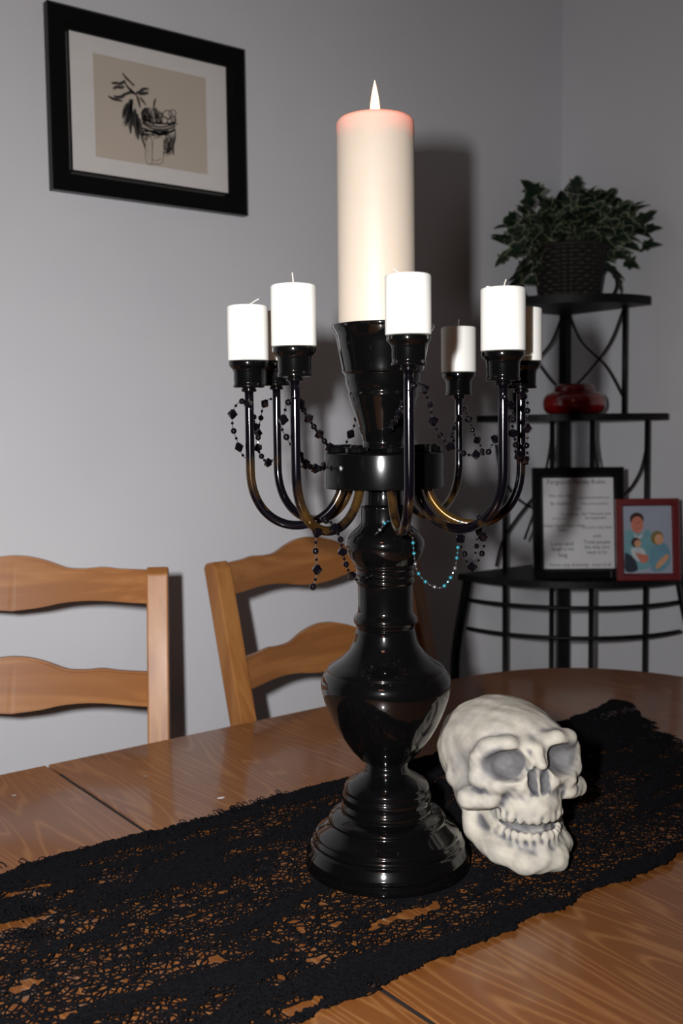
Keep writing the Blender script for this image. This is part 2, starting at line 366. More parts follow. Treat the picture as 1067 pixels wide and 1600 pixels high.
def chair(label, target, heading, top_side, W=.46):
    """target: where the top of one rear upright stands; heading: direction of the slats"""
    d = Vector((math.sin(heading), math.cos(heading), 0)); back = Vector((-d.y, d.x, 0))
    REC = .125; HT = 1.0
    ox = (W/2-.016)*top_side
    base_ = Vector((target.x, target.y, 0)) - d*ox - back*REC
    t = thing('dining_chair', label, 'chair', base_, math.atan2(d.y, d.x), 'ladder-back dining chairs')
    HT = target.z
    pt = .030
    def yb(z): return 0.0 if z < .44 else REC*((z-.44)/(HT-.44))
    for s in (-1, 1):
        x = s*(W/2-.016)
        # side view profile, swept in x
        prof = [(.045, 0), (0, .44), (REC*.45, .44+(HT-.44)*.45), (REC, HT-.010)]
        bm = bmesh.new()
        front = [(y, z) for y, z in prof]; backp = [(y+.03, z) for y, z in prof]
        poly = front+[(REC+.010, HT), (REC+.024, HT-.003)]+backp[::-1]
        A_ = [bm.verts.new((x-.0155, y, z)) for y, z in poly]; B_ = [bm.verts.new((x+.0155, y, z)) for y, z in poly]
        bm.faces.new(A_); bm.faces.new(B_[::-1])
        for i in range(len(poly)): bm.faces.new((A_[(i+1) % len(poly)], A_[i], B_[i], B_[(i+1) % len(poly)]))
        bmesh.ops.recalc_face_normals(bm, faces=bm.faces[:])
        bm_obj('rear_post', bm, M['chairpost'], t, bevel=.0025, seg=2)
        v, f = tube_geo([(s*(W/2-.02), -.385, 0), (s*(W/2-.02), -.385, .15), (s*(W/2-.02), -.385, .44)], [.014, .019, .019], 16)
        link('front_leg', mdata('front_leg', v, f, M['chairpost']), t)
        tube('stretcher', [(s*(W/2-.02), -.385, .2), (s*(W/2-.02), .02, .2)], .009, M['chair'], t)
    tube('stretcher', [(-W/2+.02, -.385, .3), (W/2-.02, -.385, .3)], .009, M['chair'], t)
    prism('seat', [(-W/2+.01, -.41), (-W/2, -.39), (-W/2+.02, .03), (W/2-.02, .03), (W/2, -.39), (W/2-.01, -.41)], 0, .025, M['chair'], t, .006,
          Matrix(((1, 0, 0, 0), (0, 0, 1, 0), (0, 1, 0, .43), (0, 0, 0, 1))))
    L = W-.062
    xs, tp, bt = slat_poly(L, 0)
    for zt in (HT-.004, HT-.149, HT-.33):
        bm = bmesh.new(); rows = []
        for x, z1, z0 in zip(xs, tp, bt):
            bow = .030*(1-(2*x/L)**2)
            pts = []
            for yy, zz in ((0, z0), (0, z1), (.013, z1), (.013, z0)):
                Z = zt+zz; pts.append(bm.verts.new((x, yb(Z)+.006+bow+yy, Z)))
            rows.append(pts)
        for i in range(len(rows)-1):
            for k in range(4):
                k2 = (k+1) % 4; bm.faces.new((rows[i][k], rows[i][k2], rows[i+1][k2], rows[i+1][k]))
        bm.faces.new(rows[0]); bm.faces.new(rows[-1][::-1])
        bmesh.ops.recalc_face_normals(bm, faces=bm.faces[:])
        se = [e for e in bm.edges if abs(e.verts[0].co.x-e.verts[1].co.x) > 1e-5]
        bmesh.ops.bevel(bm, geom=se, offset=.0028, segments=2, affect='EDGES')
        o = bm_obj('slat', bm, M['chair'], t)
        for p in o.data.polygons: p.use_smooth = False
    return t
chair('honey maple ladder-back chair under the framed drawing, cut by the left edge of the photo', P(245, 887, 1.50), math.radians(121), 1)
chair('honey maple ladder-back chair behind the black candelabrum, leaning away from the table', P(349, 878, 1.57), math.radians(82), -1, .47)

# ------------------------------------------------------------------ framed drawing on the back wall
def frame_parts(t, W, H, b, dep, mat, inner_step=.004):
    """picture frame in local x,z, back at y=0, front at y=-dep; four mitred sides as ONE moulding part each"""
    prof = [(0, 0), (0, -dep*.8), (b*.12, -dep), (b*.75, -dep), (b*.9, -dep*.7), (b, -dep*.62), (b, 0)]  # (inward, y)
    cs = [(-W/2, -H/2), (W/2, -H/2), (W/2, H/2), (-W/2, H/2)]
    dirs = [(1, 1), (-1, 1), (-1, -1), (1, -1)]
    for i in range(4):
        j = (i+1) % 4; vs_ = []
        for k in (i, j):
            for inw, y in prof: vs_.append((cs[k][0]+dirs[k][0]*inw, y, cs[k][1]+dirs[k][1]*inw))
        n = len(prof); fs = [(q, (q+1) % n, n+(q+1) % n, n+q) for q in range(n)]
        fs += [tuple(range(n-1, -1, -1)), tuple(range(n, 2*n))]
        bm = bmesh.new(); bv = [bm.verts.new(q) for q in vs_]
        for f in fs: bm.faces.new([bv[q] for q in f])
        bmesh.ops.recalc_face_normals(bm, faces=bm.faces[:])
        bm_obj('frame_side', bm, mat, t)
fx0, fx1, fz0, fz1 = .690, 1.080, 1.600, 1.912
FC = Vector(((fx0+fx1)/2, WY-.001, (fz0+fz1)/2))
fr = thing('framed_drawing', 'black framed pencil drawing of a harvest basket hanging on the pale wall', 'picture', FC)
frame_parts(fr, fx1-fx0, fz1-fz0, .0385, .022, M['black_frame'])
box('mat_board', (-.165, -.009, -.126), (.165, -.006, .126), M['mat'], fr)
# opening bevel of the mat and the paper
mx0, mx1, mz0, mz1 = .773, .997, 1.668, 1.845
box('drawing_paper', (mx0-FC.x, -.0098, mz0-FC.z), (mx1-FC.x, -.0092, mz1-FC.z), M['paper'], fr)
strokes = {'pencil': [], 'pencil_mid': [], 'pencil_light': []}
def dpt(zx, zy):
    q = onp(130+zx/5.335, 80+zy/5.335, 1, WY-.011); return (q.x-FC.x, q.z-FC.z)
def stroke(kind, pts, wd=.0008, taper=True):
    pp = [Vector((*dpt(*p), 0)) for p in pts]; pp = smooth_path(pp, 4) if len(pp) > 2 else pp
    strokes[kind].append((pp, wd, taper))
def hatch(kind, x0, y0, x1, y1, n, ln, ang, wd=.0006, jit=8):
    for i in range(n):
        t_ = random.random(); s_ = random.random()
        x = x0+(x1-x0)*t_; y = y0+(y1-y0)*s_; l = ln*random.uniform(.6, 1.2); a_ = ang+random.uniform(-.25, .25)
        stroke(kind, [(x, y), (x+l*math.cos(a_), y+l*math.sin(a_))], wd)
# dry branches
for pts in ([(325, 180), (350, 215), (385, 250), (422, 285)], [(232, 265), (270, 262), (300, 270), (330, 255), (350, 240)], [(245, 312), (275, 295), (310, 300), (340, 290)],
            [(250, 370), (280, 380), (320, 375), (345, 355), (375, 350)], [(205, 372), (240, 392), (280, 402), (325, 412)], [(340, 250), (370, 300), (410, 335), (430, 350)],
            [(430, 350), (470, 335), (500, 312), (545, 312)], [(455, 355), (500, 350), (542, 342)], [(470, 380), (495, 415), (520, 445)], [(425, 350), (400, 330), (360, 290)],
            [(400, 280), (425, 272)], [(440, 360), (455, 400), (470, 470)], [(355, 350), (400, 340), (440, 360)]):
    stroke('pencil', pts, .0026); stroke('pencil_mid', [(p[0]+8, p[1]+10) for p in pts], .0022)
# hanging leaves
for lx, ly, ex, ey, ww in ((395, 400, 355, 625, .006), (370, 430, 330, 560, .005), (400, 410, 395, 690, .006), (430, 480, 458, 740, .0065), (450, 520, 475, 700, .005), (415, 500, 425, 640, .005), (470, 560, 500, 720, .004), (410, 400, 375, 590, .006)):
    stroke('pencil_mid', [(lx, ly), ((lx+ex)/2-6, (ly+ey)/2), (ex, ey)], ww); stroke('pencil', [(lx, ly), ((lx+ex)/2+3, (ly+ey)/2), (ex, ey)], ww*.45)
hatch('pencil', 335, 440, 430, 590, 60, 60, 1.65, .0009); hatch('pencil', 430, 540, 480, 680, 40, 50, 1.5, .0009)
# pumpkin, fruit
for k in range(9):
    x = 490+k*17; stroke('pencil', [(x+(560-x)*.4, 470), (x-4, 520), (x+(570-x)*.3, 590)], .0022 if k < 4 or k > 6 else .001)
stroke('pencil', [(605, 395), (592, 430), (585, 490)], .0024)
hatch('pencil_mid', 485, 480, 640, 560, 70, 60, 1.4, .0018); hatch('pencil', 485, 510, 560, 570, 60, 45, 1.4, .0018); hatch('pencil', 600, 500, 660, 580, 40, 40, 1.3, .0018); hatch('pencil', 560, 590, 765, 610, 60, 30, .1, .0022); hatch('pencil', 720, 500, 765, 580, 26, 26, 1.2, .0012)
for cx, cy, r_ in ((672, 575, 30), (700, 528, 34), (742, 520, 30), (722, 590, 24)):
    stroke('pencil_mid', [(cx+r_*math.cos(q*PI/6), cy+r_*math.sin(q*PI/6)) for q in range(13)], .0012, False)
    stroke('pencil_light', [(cx-6, cy-6), (cx+6, cy+6)], .0014)
stroke('pencil', [(770, 545), (765, 590), (740, 608)], .002)
# basket rim and side
stroke('pencil', [(490, 590), (560, 620), (640, 632), (720, 620), (768, 600)], .0018, False)
stroke('pencil_mid', [(492, 600), (560, 640), (640, 654), (720, 645), (768, 622)], .0030, False)
stroke('pencil', [(495, 640), (560, 668), (640, 686), (720, 676), (766, 650)], .0028, False)
hatch('pencil', 495, 655, 700, 700, 120, 34, .25, .002); hatch('pencil_mid', 670, 690, 760, 820, 60, 60, 1.6, .002); hatch('pencil', 665, 800, 720, 845, 30, 24, 1.0, .002)
stroke('pencil', [(765, 650), (765, 720), (745, 790), (710, 838), (668, 850)], .0024)
for k in range(5): stroke('pencil_mid', [(690+k*16, 690), (692+k*14, 760), (675+k*12, 830)], .0012)
hatch('pencil_mid', 700, 690, 745, 800, 30, 40, 1.5, .0009)
stroke('pencil', [(480, 690), (505, 770), (520, 820)], .0022); hatch('pencil', 480, 660, 530, 740, 26, 34, 1.3, .002)
# carton
for pts in ([(520, 720), (520, 905), (570, 938), (568, 735), (520, 712)], [(568, 735), (662, 730), (660, 925), (572, 938)], [(580, 748), (578, 905), (648, 900)]):
    stroke('pencil', pts, .0006, False)
hatch('pencil_light', 524, 740, 556, 890, 34, 26, 1.4, .0008); hatch('pencil', 530, 695, 640, 722, 14, 20, .3, .0014)
zoff = 0
for kind, name_ in (('pencil_light', 'pencil_shading'), ('pencil_mid', 'pencil_shading'), ('pencil', 'pencil_line')):
    vs_, fs = [], []; zoff += .0002
    for pp, wd, tp in strokes[kind]:
        n = len(pp); b0 = len(vs_)
        for i, p in enumerate(pp):
            t_ = (pp[min(i+1, n-1)]-pp[max(i-1, 0)]).normalized(); nn = Vector((-t_.y, t_.x, 0))
            ww = 1.5*wd*(math.sin(PI*(.12+.8*i/(n-1))) if tp else 1)*.5
            for s in (-1, 1):
                q = p+nn*ww*s; vs_.append((q.x, -.0099-zoff, q.y))
        fs += [(b0+2*i, b0+2*i+1, b0+2*i+3, b0+2*i+2) for i in range(n-1)]
    tag(link(name_, mdata(name_, vs_, fs, M[kind], False), fr), kind='stuff')

# ------------------------------------------------------------------ candelabrum
AX = Vector((.629, .763, 0)); BZ = TZ+.0027
def zy(py):
    """height on the candelabrum's axis of a picture row"""
    lo, hi = 0., 2.5
    for _ in range(40):
        m_ = (lo+hi)/2
        if project((AX.x, AX.y, m_))[1] > py: lo = m_
        else: hi = m_
    return m_
def rr(hw, py): return hw*project((AX.x, AX.y, zy(py)))[2]/F
cand = thing('candelabrum', 'tall glossy black candelabrum with curved candle arms standing on the net runner', 'candelabrum', (AX.x, AX.y, BZ))
def prof(lst): return [(rr(h, y), zy(y)-BZ) for h, y in lst]
def fixz(p, z0=None):
    if z0 is not None: p[0] = (p[0][0], z0)
    return p
E_ = M['enamel']
base_p = prof([(112, 1352), (126, 1351), (127.5, 1345), (127.5, 1338), (125, 1332), (126.5, 1330), (126.5, 1325), (122, 1318), (120, 1312), (115, 1309), (117, 1306), (116, 1303), (112, 1299), (112, 1296), (107, 1292), (99, 1287), (93, 1281), (90, 1278),
               (92, 1275), (88, 1270), (78, 1266), (71, 1265), (72, 1260), (71, 1254), (68, 1250), (69, 1246), (69, 1238), (66, 1233), (67, 1230), (66, 1225), (62, 1220), (50, 1213), (40, 1207), (35, 1202), (33, 1196), (33, 1187)])
base_p = fixz(base_p, 0.0); base_p[1] = (base_p[1][0], .0012)
lathe('foot', rprof(base_p), E_, cand, n=96)
lathe('urn', rprof(prof([(33, 1188), (42, 1183), (45, 1179), (54, 1170), (63, 1158), (72, 1145), (80, 1131), (87, 1117), (93, 1102), (98, 1088), (101, 1075), (101.5, 1066), (100, 1057), (96, 1050), (91, 1046), (92, 1043), (89, 1040), (79, 1034), (69, 1027), (60, 1018), (53, 1008), (49, 998), (47, 988), (45, 980)])), E_, cand, n=96)
lathe('column', rprof(prof([(45, 981), (46, 976), (49, 972), (50, 968), (49, 963), (45, 959), (43, 955), (42.5, 940), (43, 912), (46, 908), (46, 904), (43, 901), (46, 897), (46, 893), (43.5, 890), (47, 886), (47, 881), (50, 877), (56, 869), (61, 858), (62.5, 849), (61, 842), (57, 835), (50, 828), (42, 821), (38, 815), (37.5, 795), (38, 790), (31, 789), (30, 768), (30, 760)])), E_, cand, n=96)
hub_p = prof([(20, 762), (91, 762), (93, 760), (93, 709), (91, 707), (60, 706.5), (56, 704), (30, 703)])
lathe('hub', rprof(hub_p, .0018), M['enamel_spray'], cand, n=96)
cup_p = prof([(30, 704), (35, 701), (33, 697), (32, 690), (35, 680), (40, 665), (46, 645), (51, 632), (53, 624), (56, 617), (54, 613), (56, 606), (59, 598), (60, 585), (64, 582), (64, 576), (67, 560), (71, 540), (74, 524), (79, 516), (81, 511), (80, 508), (77.5, 509), (76, 514), (75, 521), (40, 522)])
lathe('candle_cup', rprof(cup_p), E_, cand, n=96)

def votive_h(i): return (.0525, .0530, .0510, .0550, +.0515, .0505, .052, .052)[i]
HZ0, HZ1 = zy(762), zy(707)
# px centre, apparent width, candle bottom row
arms = [(388, 64, 565), (459.5, 71, 543), (638, 72.5, 525), (786, 70, 550), (716.5, 54, 583), (814, 64.5, 566), (431, 58, 566), None]
acol = Vector((AX.x, AX.y, 0)); ARM = []
cup_m = lathe_data('socket', rprof([(.004, -.0285), (.0068, -.0283), (.0074, -.0265), (.0058, -.0248), (.0140, -.0246), (.0148, -.0238), (.0148, -.0225), (.0142, -.0215), (.0138, -.0200), (.0142, -.0190), (.0142, -.0105), (.0150, -.0078), (.0176, -.0048), (.0184, -.0040), (.0186, -.0005), (.0178, .0004), (.0150, .0004), (.0150, -.001)], .0005), M['enamel'], 48)
nut_m = lathe_data('collar_nut', [(.0095, 0), (.0105, .0005), (.0105, .0045), (.0095, .0055), (.006, .0056), (.006, .0075), (.003, .008)], M['enamel'], 14, sm=False)
for i, a_ in enumerate(arms):
    if a_:
        d_ = .0385*F/a_[1]; top = P(a_[0], a_[2], d_)
    else: top = Vector((AX.x+.15*math.cos(math.radians(49)), AX.y+.15*math.sin(math.radians(49)), 1.249))
    if i in (1, 5): 
        pass
    dxy = Vector((top.x-AX.x, top.y-AX.y, 0)); R_ = dxy.length; dr = dxy.normalized()
    z_t = top.z-.0265-BZ
    zb = 1.093-BZ; zs = 1.145-BZ; ri = .040
    pts = []
    n1 = 8
    for k in range(n1): pts.append(dr*R_+Vector((0, 0, z_t+(zs-z_t)*k/n1)))
    zlow = zb-(zs-zb)*.28
    p0, p1, p2, p3 = (R_, zs), (R_, zlow), (ri+.012, zlow-.004), (ri, HZ0-BZ+.006)
    for k in range(29):
        t_ = k/28; b0, b1, b2, b3 = (1-t_)**3, 3*t_*(1-t_)**2, 3*t_*t_*(1-t_), t_**3
        pts.append(dr*(b0*p0[0]+b1*p1[0]+b2*p2[0]+b3*p3[0])+Vector((0, 0, b0*p0[1]+b1*p1[1]+b2*p2[1]+b3*p3[1])))
    ar = tube('arm', pts, .0043, M['arm'], cand, 20)
    so = link('socket', cup_m, ar); so.location = (dxy.x, dxy.y, top.z-BZ)
    nu = link('collar_nut', nut_m, ar); nu.location = dr*.046+Vector((0, 0, HZ1-BZ+.0003))
    ARM.append((top, d_ if a_ else 1.1))

# ------------------------------------------------------------------ votive candles
vlab = ['white votive candle on the leftmost arm, its wick bent over to the right', 'white votive candle with an upright wick, just left of the big pillar candle',
        'white votive candle in front of the right side of the big pillar candle', 'white votive candle with a chipped rim, front one of the two at the right',
        'small-looking white votive candle at the back between two nearer ones, half in shade', 'white votive candle at the far right, mostly hidden behind the chipped one',
        'white votive candle hidden behind the two leftmost ones, only a sliver showing', 'white votive candle hidden behind the big pillar candle']
wicks = [[(0, 0, 0), (.0005, 0, .002), (-.002, 0, .003), (.002, 0, .004), (.008, 0, .0075), (.011, 0, .009)], [(0, 0, 0), (0, 0, .006), (-.0006, 0, .013)],
         [(0, 0, 0), (-.003, 0, .0015), (-.009, 0, .0055), (-.012, 0, .008)], [(0, 0, 0), (.001, 0, .005), (.0025, 0, .010)], [(0, 0, 0), (0, 0, .006), (.0006, 0, .011)],
         [(0, 0, 0), (0, 0, .008)], [(0, 0, 0), (0, 0, .008)], [(0, 0, 0), (0, 0, .008)]]
for i, (top, d_) in enumerate(ARM):
    r_ = .01925; h = votive_h(i)
    c = thing('votive_candle', vlab[i], 'candle', (top.x, top.y, top.z-.0009), math.atan2(cr.y, cr.x), 'white votive candles on the candelabrum arms')
    lathe('wax', rprof([(.0148, .0015), (.0150, .0016), (r_-.0004, .0017), (r_, .0025), (r_*1.0, h*.5), (r_, h-.0018), (r_-.0006, h-.0003), (r_-.0022, h), (r_*.55, h-.0014), (.001, h-.002)], .0006), M['wax_white'], c, n=56)
    if i == 3:
        for a0 in (2.6, .35):
            bm = bmesh.new(); bmesh.ops.create_icosphere(bm, subdivisions=2, radius=1)
            for v_ in bm.verts: v_.co = Vector((v_.co.x*.0024+math.cos(a0)*(r_-.003), v_.co.y*.0014+math.sin(-abs(a0)*.4)*.01, v_.co.z*.0012+h-.0002))
            bm_obj('wax_chip', bm, M['wax_white'], c, True)
    tube('wick', smooth_path([Vector(p)+Vector((0, 0, h-.0025)) for p in wicks[i]], 4), .0006, M['wick'], c, 8)

# ------------------------------------------------------------------ big pillar candle
pd = project((AX.x, AX.y, 1.35))[2]
pb = P(589, 512, pd); pr = 60.2*pd/F; zt_ = zy(190)
pz0 = zy(521)+.0002
pil = thing('pillar_candle', 'tall thick ivory pillar candle burning in the central cup of the candelabrum', 'candle', (pb.x, pb.y, pz0))
H_ = zt_-pz0
lathe('wax', rprof([(pr-.002, 0), (pr, .002), (pr*1.002, H_*.5), (pr*.995, H_-.006), (pr-.0008, H_-.0022), (pr-.003, H_-.0003), (pr-.0045, H_), (pr-.0065, H_-.003), (pr-.0075, H_-.012), (.016, H_-.014), (.002, H_-.0145)], .001), M['wax_ivory'], pil, n=96)
tube('wick', smooth_path([(0, 0, H_-.016), (0, 0, H_-.008), (.001, 0, H_-.002)], 4), .0008, M['burnt'], pil, 8)
fz = H_-.012
fp = [(.0006, 0), (.0034, .002), (.0048, .007), (.0051, .014), (.0048, .021), (.0041, .028), (.0032, .034), (.0022, .039), (.0013, .043), (.0006, .0460), (.0001, .048)]
fx = project((pb.x, pb.y, zt_))[0]
lathe('flame', [(a_, b_+fz) for a_, b_ in fp], M['flame'], pil, n=24)
ft = project((pb.x, pb.y, pz0+fz+.0435)); print('flame tip', ft, 'pillar top', project((pb.x, pb.y, zt_)))
cl = bpy.data.lights.new('candle_glow', 'POINT'); cl.energy = .24; cl.color = (1, .5, .2); cl.shadow_soft_size = .006
co = bpy.data.objects.new('candle_glow', cl); C.objects.link(co); cl.use_shadow = True; co.location = (pb.x, pb.y, pz0+fz+.016)

# ------------------------------------------------------------------ bead garlands
def bead_mesh(kind):
    bm = bmesh.new()
    if kind == 'diamond':
        bmesh.ops.create_cone(bm, cap_ends=True, segments=6, radius1=1, radius2=.30, depth=.9)
        for v_ in bm.verts: v_.co.z += .45
        g2 = bmesh.ops.duplicate(bm, geom=bm.verts[:]+bm.edges[:]+bm.faces[:])['geom']
        for v_ in [q for q in g2 if isinstance(q, bmesh.types.BMVert)]: v_.co.z *= -1
        bmesh.ops.remove_doubles(bm, verts=bm.verts[:], dist=1e-4); bmesh.ops.recalc_face_normals(bm, faces=bm.faces[:])
    elif kind == 'ball': bmesh.ops.create_uvsphere(bm, u_segments=12, v_segments=8, radius=1)
    else: bmesh.ops.create_icosphere(bm, subdivisions=1, radius=1)
    me = bpy.data.meshes.new('bead'); bm.to_mesh(me); bm.free()
    if kind == 'ball': me.polygons.foreach_set('use_smooth', [True]*len(me.polygons))
    return me
BM = {}
for mk in ('bead', 'irid', 'silverbead'):
    for kd in ('diamond', 'ball', 'small'):
        me = bead_mesh(kd); me.materials.append(M[mk]); BM[mk, kd] = me
def garland(label, pts, d0, d1, mk='bead', pattern=('ball', 'small', 'diamond', 'small'), size=1.0, step=.0078, phase=0):
    n = len(pts); wp = [P(x, y, d0+(d1-d0)*i/(n-1)) for i, (x, y) in enumerate(pts)]
    path = smooth_path(wp, 8); o0 = path[0].copy()
    t = thing('bead_garland', label, 'garland', o0, 0, 'black bead strands on the candelabrum')
    tube('string', [p-o0 for p in path], .00042 if mk == 'bead' else .0003, M['string'], t, 5)
    rad = {'ball': .0029, 'small': .0016, 'diamond': .0050}
    acc = step*.4; k = phase; L = 0
    for i in range(len(path)-1):
        seg = path[i+1]-path[i]; sl = seg.length
        while acc <= L+sl:
            p = path[i]+seg*((acc-L)/sl); kd = pattern[k % len(pattern)]
            m_ = mk if mk == 'bead' else ('irid' if (k//3) % 2 else 'silverbead')
            b = link('bead', BM[m_, kd], t); b.location = p-o0; s_ = rad[kd]*size; b.scale = (s_, s_, s_)
            b.rotation_mode = 'QUATERNION'; b.rotation_quaternion = seg.to_track_quat('Z', 'Y')
            acc += step*size*(1.12 if kd == 'diamond' or pattern[(k+1) % len(pattern)] == 'diamond' else .95); k += 1
        L += sl
    if 'its end' in label:
        b = link('bead', BM['bead', 'ball'], t); b.location = path[-1]-o0; b.scale = (.0031,)*3
    return t
z1 = lambda l: [(340+x/4.104, 400+y/4.104) for x, y in l]
z2 = lambda l: [(580+x/3.679, 400+y/3.679) for x, y in l]
z3 = lambda l: [(340+x/3.811, 680+y/3.811) for x, y in l]
z4 = lambda l: [(600+x/4.104, 680+y/4.104) for x, y in l]
D = [d for _, d in ARM]
garland('black bead strand looping outward left of the leftmost arm', z1([(175, 925), (130, 945), (100, 990), (94, 1040), (95, 1085), (105, 1130), (123, 1180), (135, 1220), (152, 1262), (185, 1300), (228, 1290)]), D[0]-.006, D[0]+.012)
garland('black bead strand hanging between the leftmost arm and the arm behind it', z1([(190, 930), (228, 1020), (235, 1070), (250, 1120), (260, 1175), (255, 1225), (270, 1265), (300, 1310), (330, 1325), (362, 1298)]), D[0]-.006, D[6]-.012, phase=2)
garland('black bead strand from a socket down between the two leftmost arms', z1([(360, 920), (325, 920), (295, 960), (283, 1000), (275, 1050), (262, 1100), (258, 1150)]), D[6]-.008, D[6]-.02, phase=1)
garland('black bead strand down the left side of the arm with the upright-wick candle', z1([(470, 925), (442, 950), (430, 1000), (420, 1050), (413, 1110), (440, 1160), (458, 1195), (490, 1230)]), D[1]-.006, D[1]+.01)
garland('black bead strand running from the upright-wick candle arm right towards the hub', z1([(480, 900), (505, 945), (535, 950), (557, 1000), (595, 1060), (628, 1112), (665, 1160), (698, 1205), (730, 1240)]), D[1]-.007, .98, phase=3)
garland('short black bead strand rising against the central cup, left of it', z1([(820, 1210), (838, 1168), (858, 1133), (877, 1083), (892, 1040), (905, 1015)]), 1.0, .99, phase=1)
garland('short black bead strand sagging from an arm to the left side of the hub', z1([(500, 1270), (530, 1290), (550, 1325), (585, 1347), (620, 1362), (655, 1362), (692, 1345)]), D[1]+.01, .985, phase=1)
garland('black bead strand from the candle before the pillar, sagging right to the shaded back arm', z2([(235, 745), (262, 740), (290, 740), (313, 788), (333, 838), (347, 900), (358, 958), (383, 1008), (410, 1050), (447, 1090), (500, 1120), (540, 1138), (578, 1145), (620, 1138), (665, 1135), (700, 1078), (722, 1035)]), D[2]-.007, D[3]+.05)
garland('black bead strand crossing left over the central cup from the front arm', z2([(235, 745), (198, 820), (175, 870), (145, 930), (120, 970), (95, 1010)]), D[2]-.007, .955, size=.75, phase=1)
garland('black bead strand down the right side of the shaded back arm', z2([(530, 870), (545, 900), (560, 940), (573, 978), (587, 1015), (603, 1050), (625, 1083), (640, 1130)]), D[4]-.007, D[4]-.05)
garland('short black bead strand down the left side of the shaded back arm', z2([(510, 920), (485, 960), (470, 1000), (462, 1045), (445, 1095)]), D[4]-.007, D[4]-.03, phase=2)
garland('black bead strand between the two rightmost arms', z2([(760, 800), (785, 830), (805, 860), (818, 920), (812, 985), (818, 1030), (830, 1070), (830, 1130), (855, 1150), (885, 1150)]), D[3]-.006, D[5]-.01)
garland('black bead strand hanging outside the far right arm', z2([(855, 790), (893, 820), (898, 860), (898, 905), (900, 950), (898, 995), (897, 1045), (893, 1085), (888, 1118), (905, 1150), (870, 1190)]), D[5]-.006, D[5]-.008, phase=2)
garland('black bead strand hanging straight down below the left arms, a round bead at its end', z3([(600, 560), (590, 595), (583, 645), (583, 690), (588, 740), (592, 797), (583, 855), (567, 902)]), .89, .89, phase=2)
garland('black bead strand sloping from the left arms to the column, over the chair slat', z3([(610, 500), (640, 508), (675, 520), (700, 560), (728, 610), (738, 660), (747, 712), (764, 768), (787, 823), (818, 858), (875, 855), (925, 832)]), .88, .965, phase=3)
garland('black bead loop hanging under the right arms', z4([(520, 590), (510, 640), (480, 680), (508, 738), (525, 790), (540, 835), (575, 840), (600, 810), (625, 765), (640, 712), (635, 660), (622, 590)]), .93, .95, phase=1)
garland('short black bead strand inside the loop under the right arms', z4([(605, 505), (612, 560), (600, 640), (595, 688), (590, 737), (575, 800)]), .96, .955, phase=0, size=.85)
garland('thin strand of silver and turquoise iridescent beads sagging right of the column', z4([(170, 570), (182, 640), (190, 740), (205, 850), (230, 900), (268, 942), (315, 970), (367, 978), (410, 940), (433, 900), (457, 845), (465, 797), (473, 730), (475, 640), (485, 590), (485, 540)]), .955, .93, 'irid', ('small', 'ball', 'small', 'ball'), .66)
garland('thin iridescent bead strand across the column below the hub', z4([(-60, 640), (-20, 600), (0, 568), (40, 548), (90, 560), (150, 575)]), .93, .95, 'irid', ('small', 'ball', 'small', 'ball'), .6)

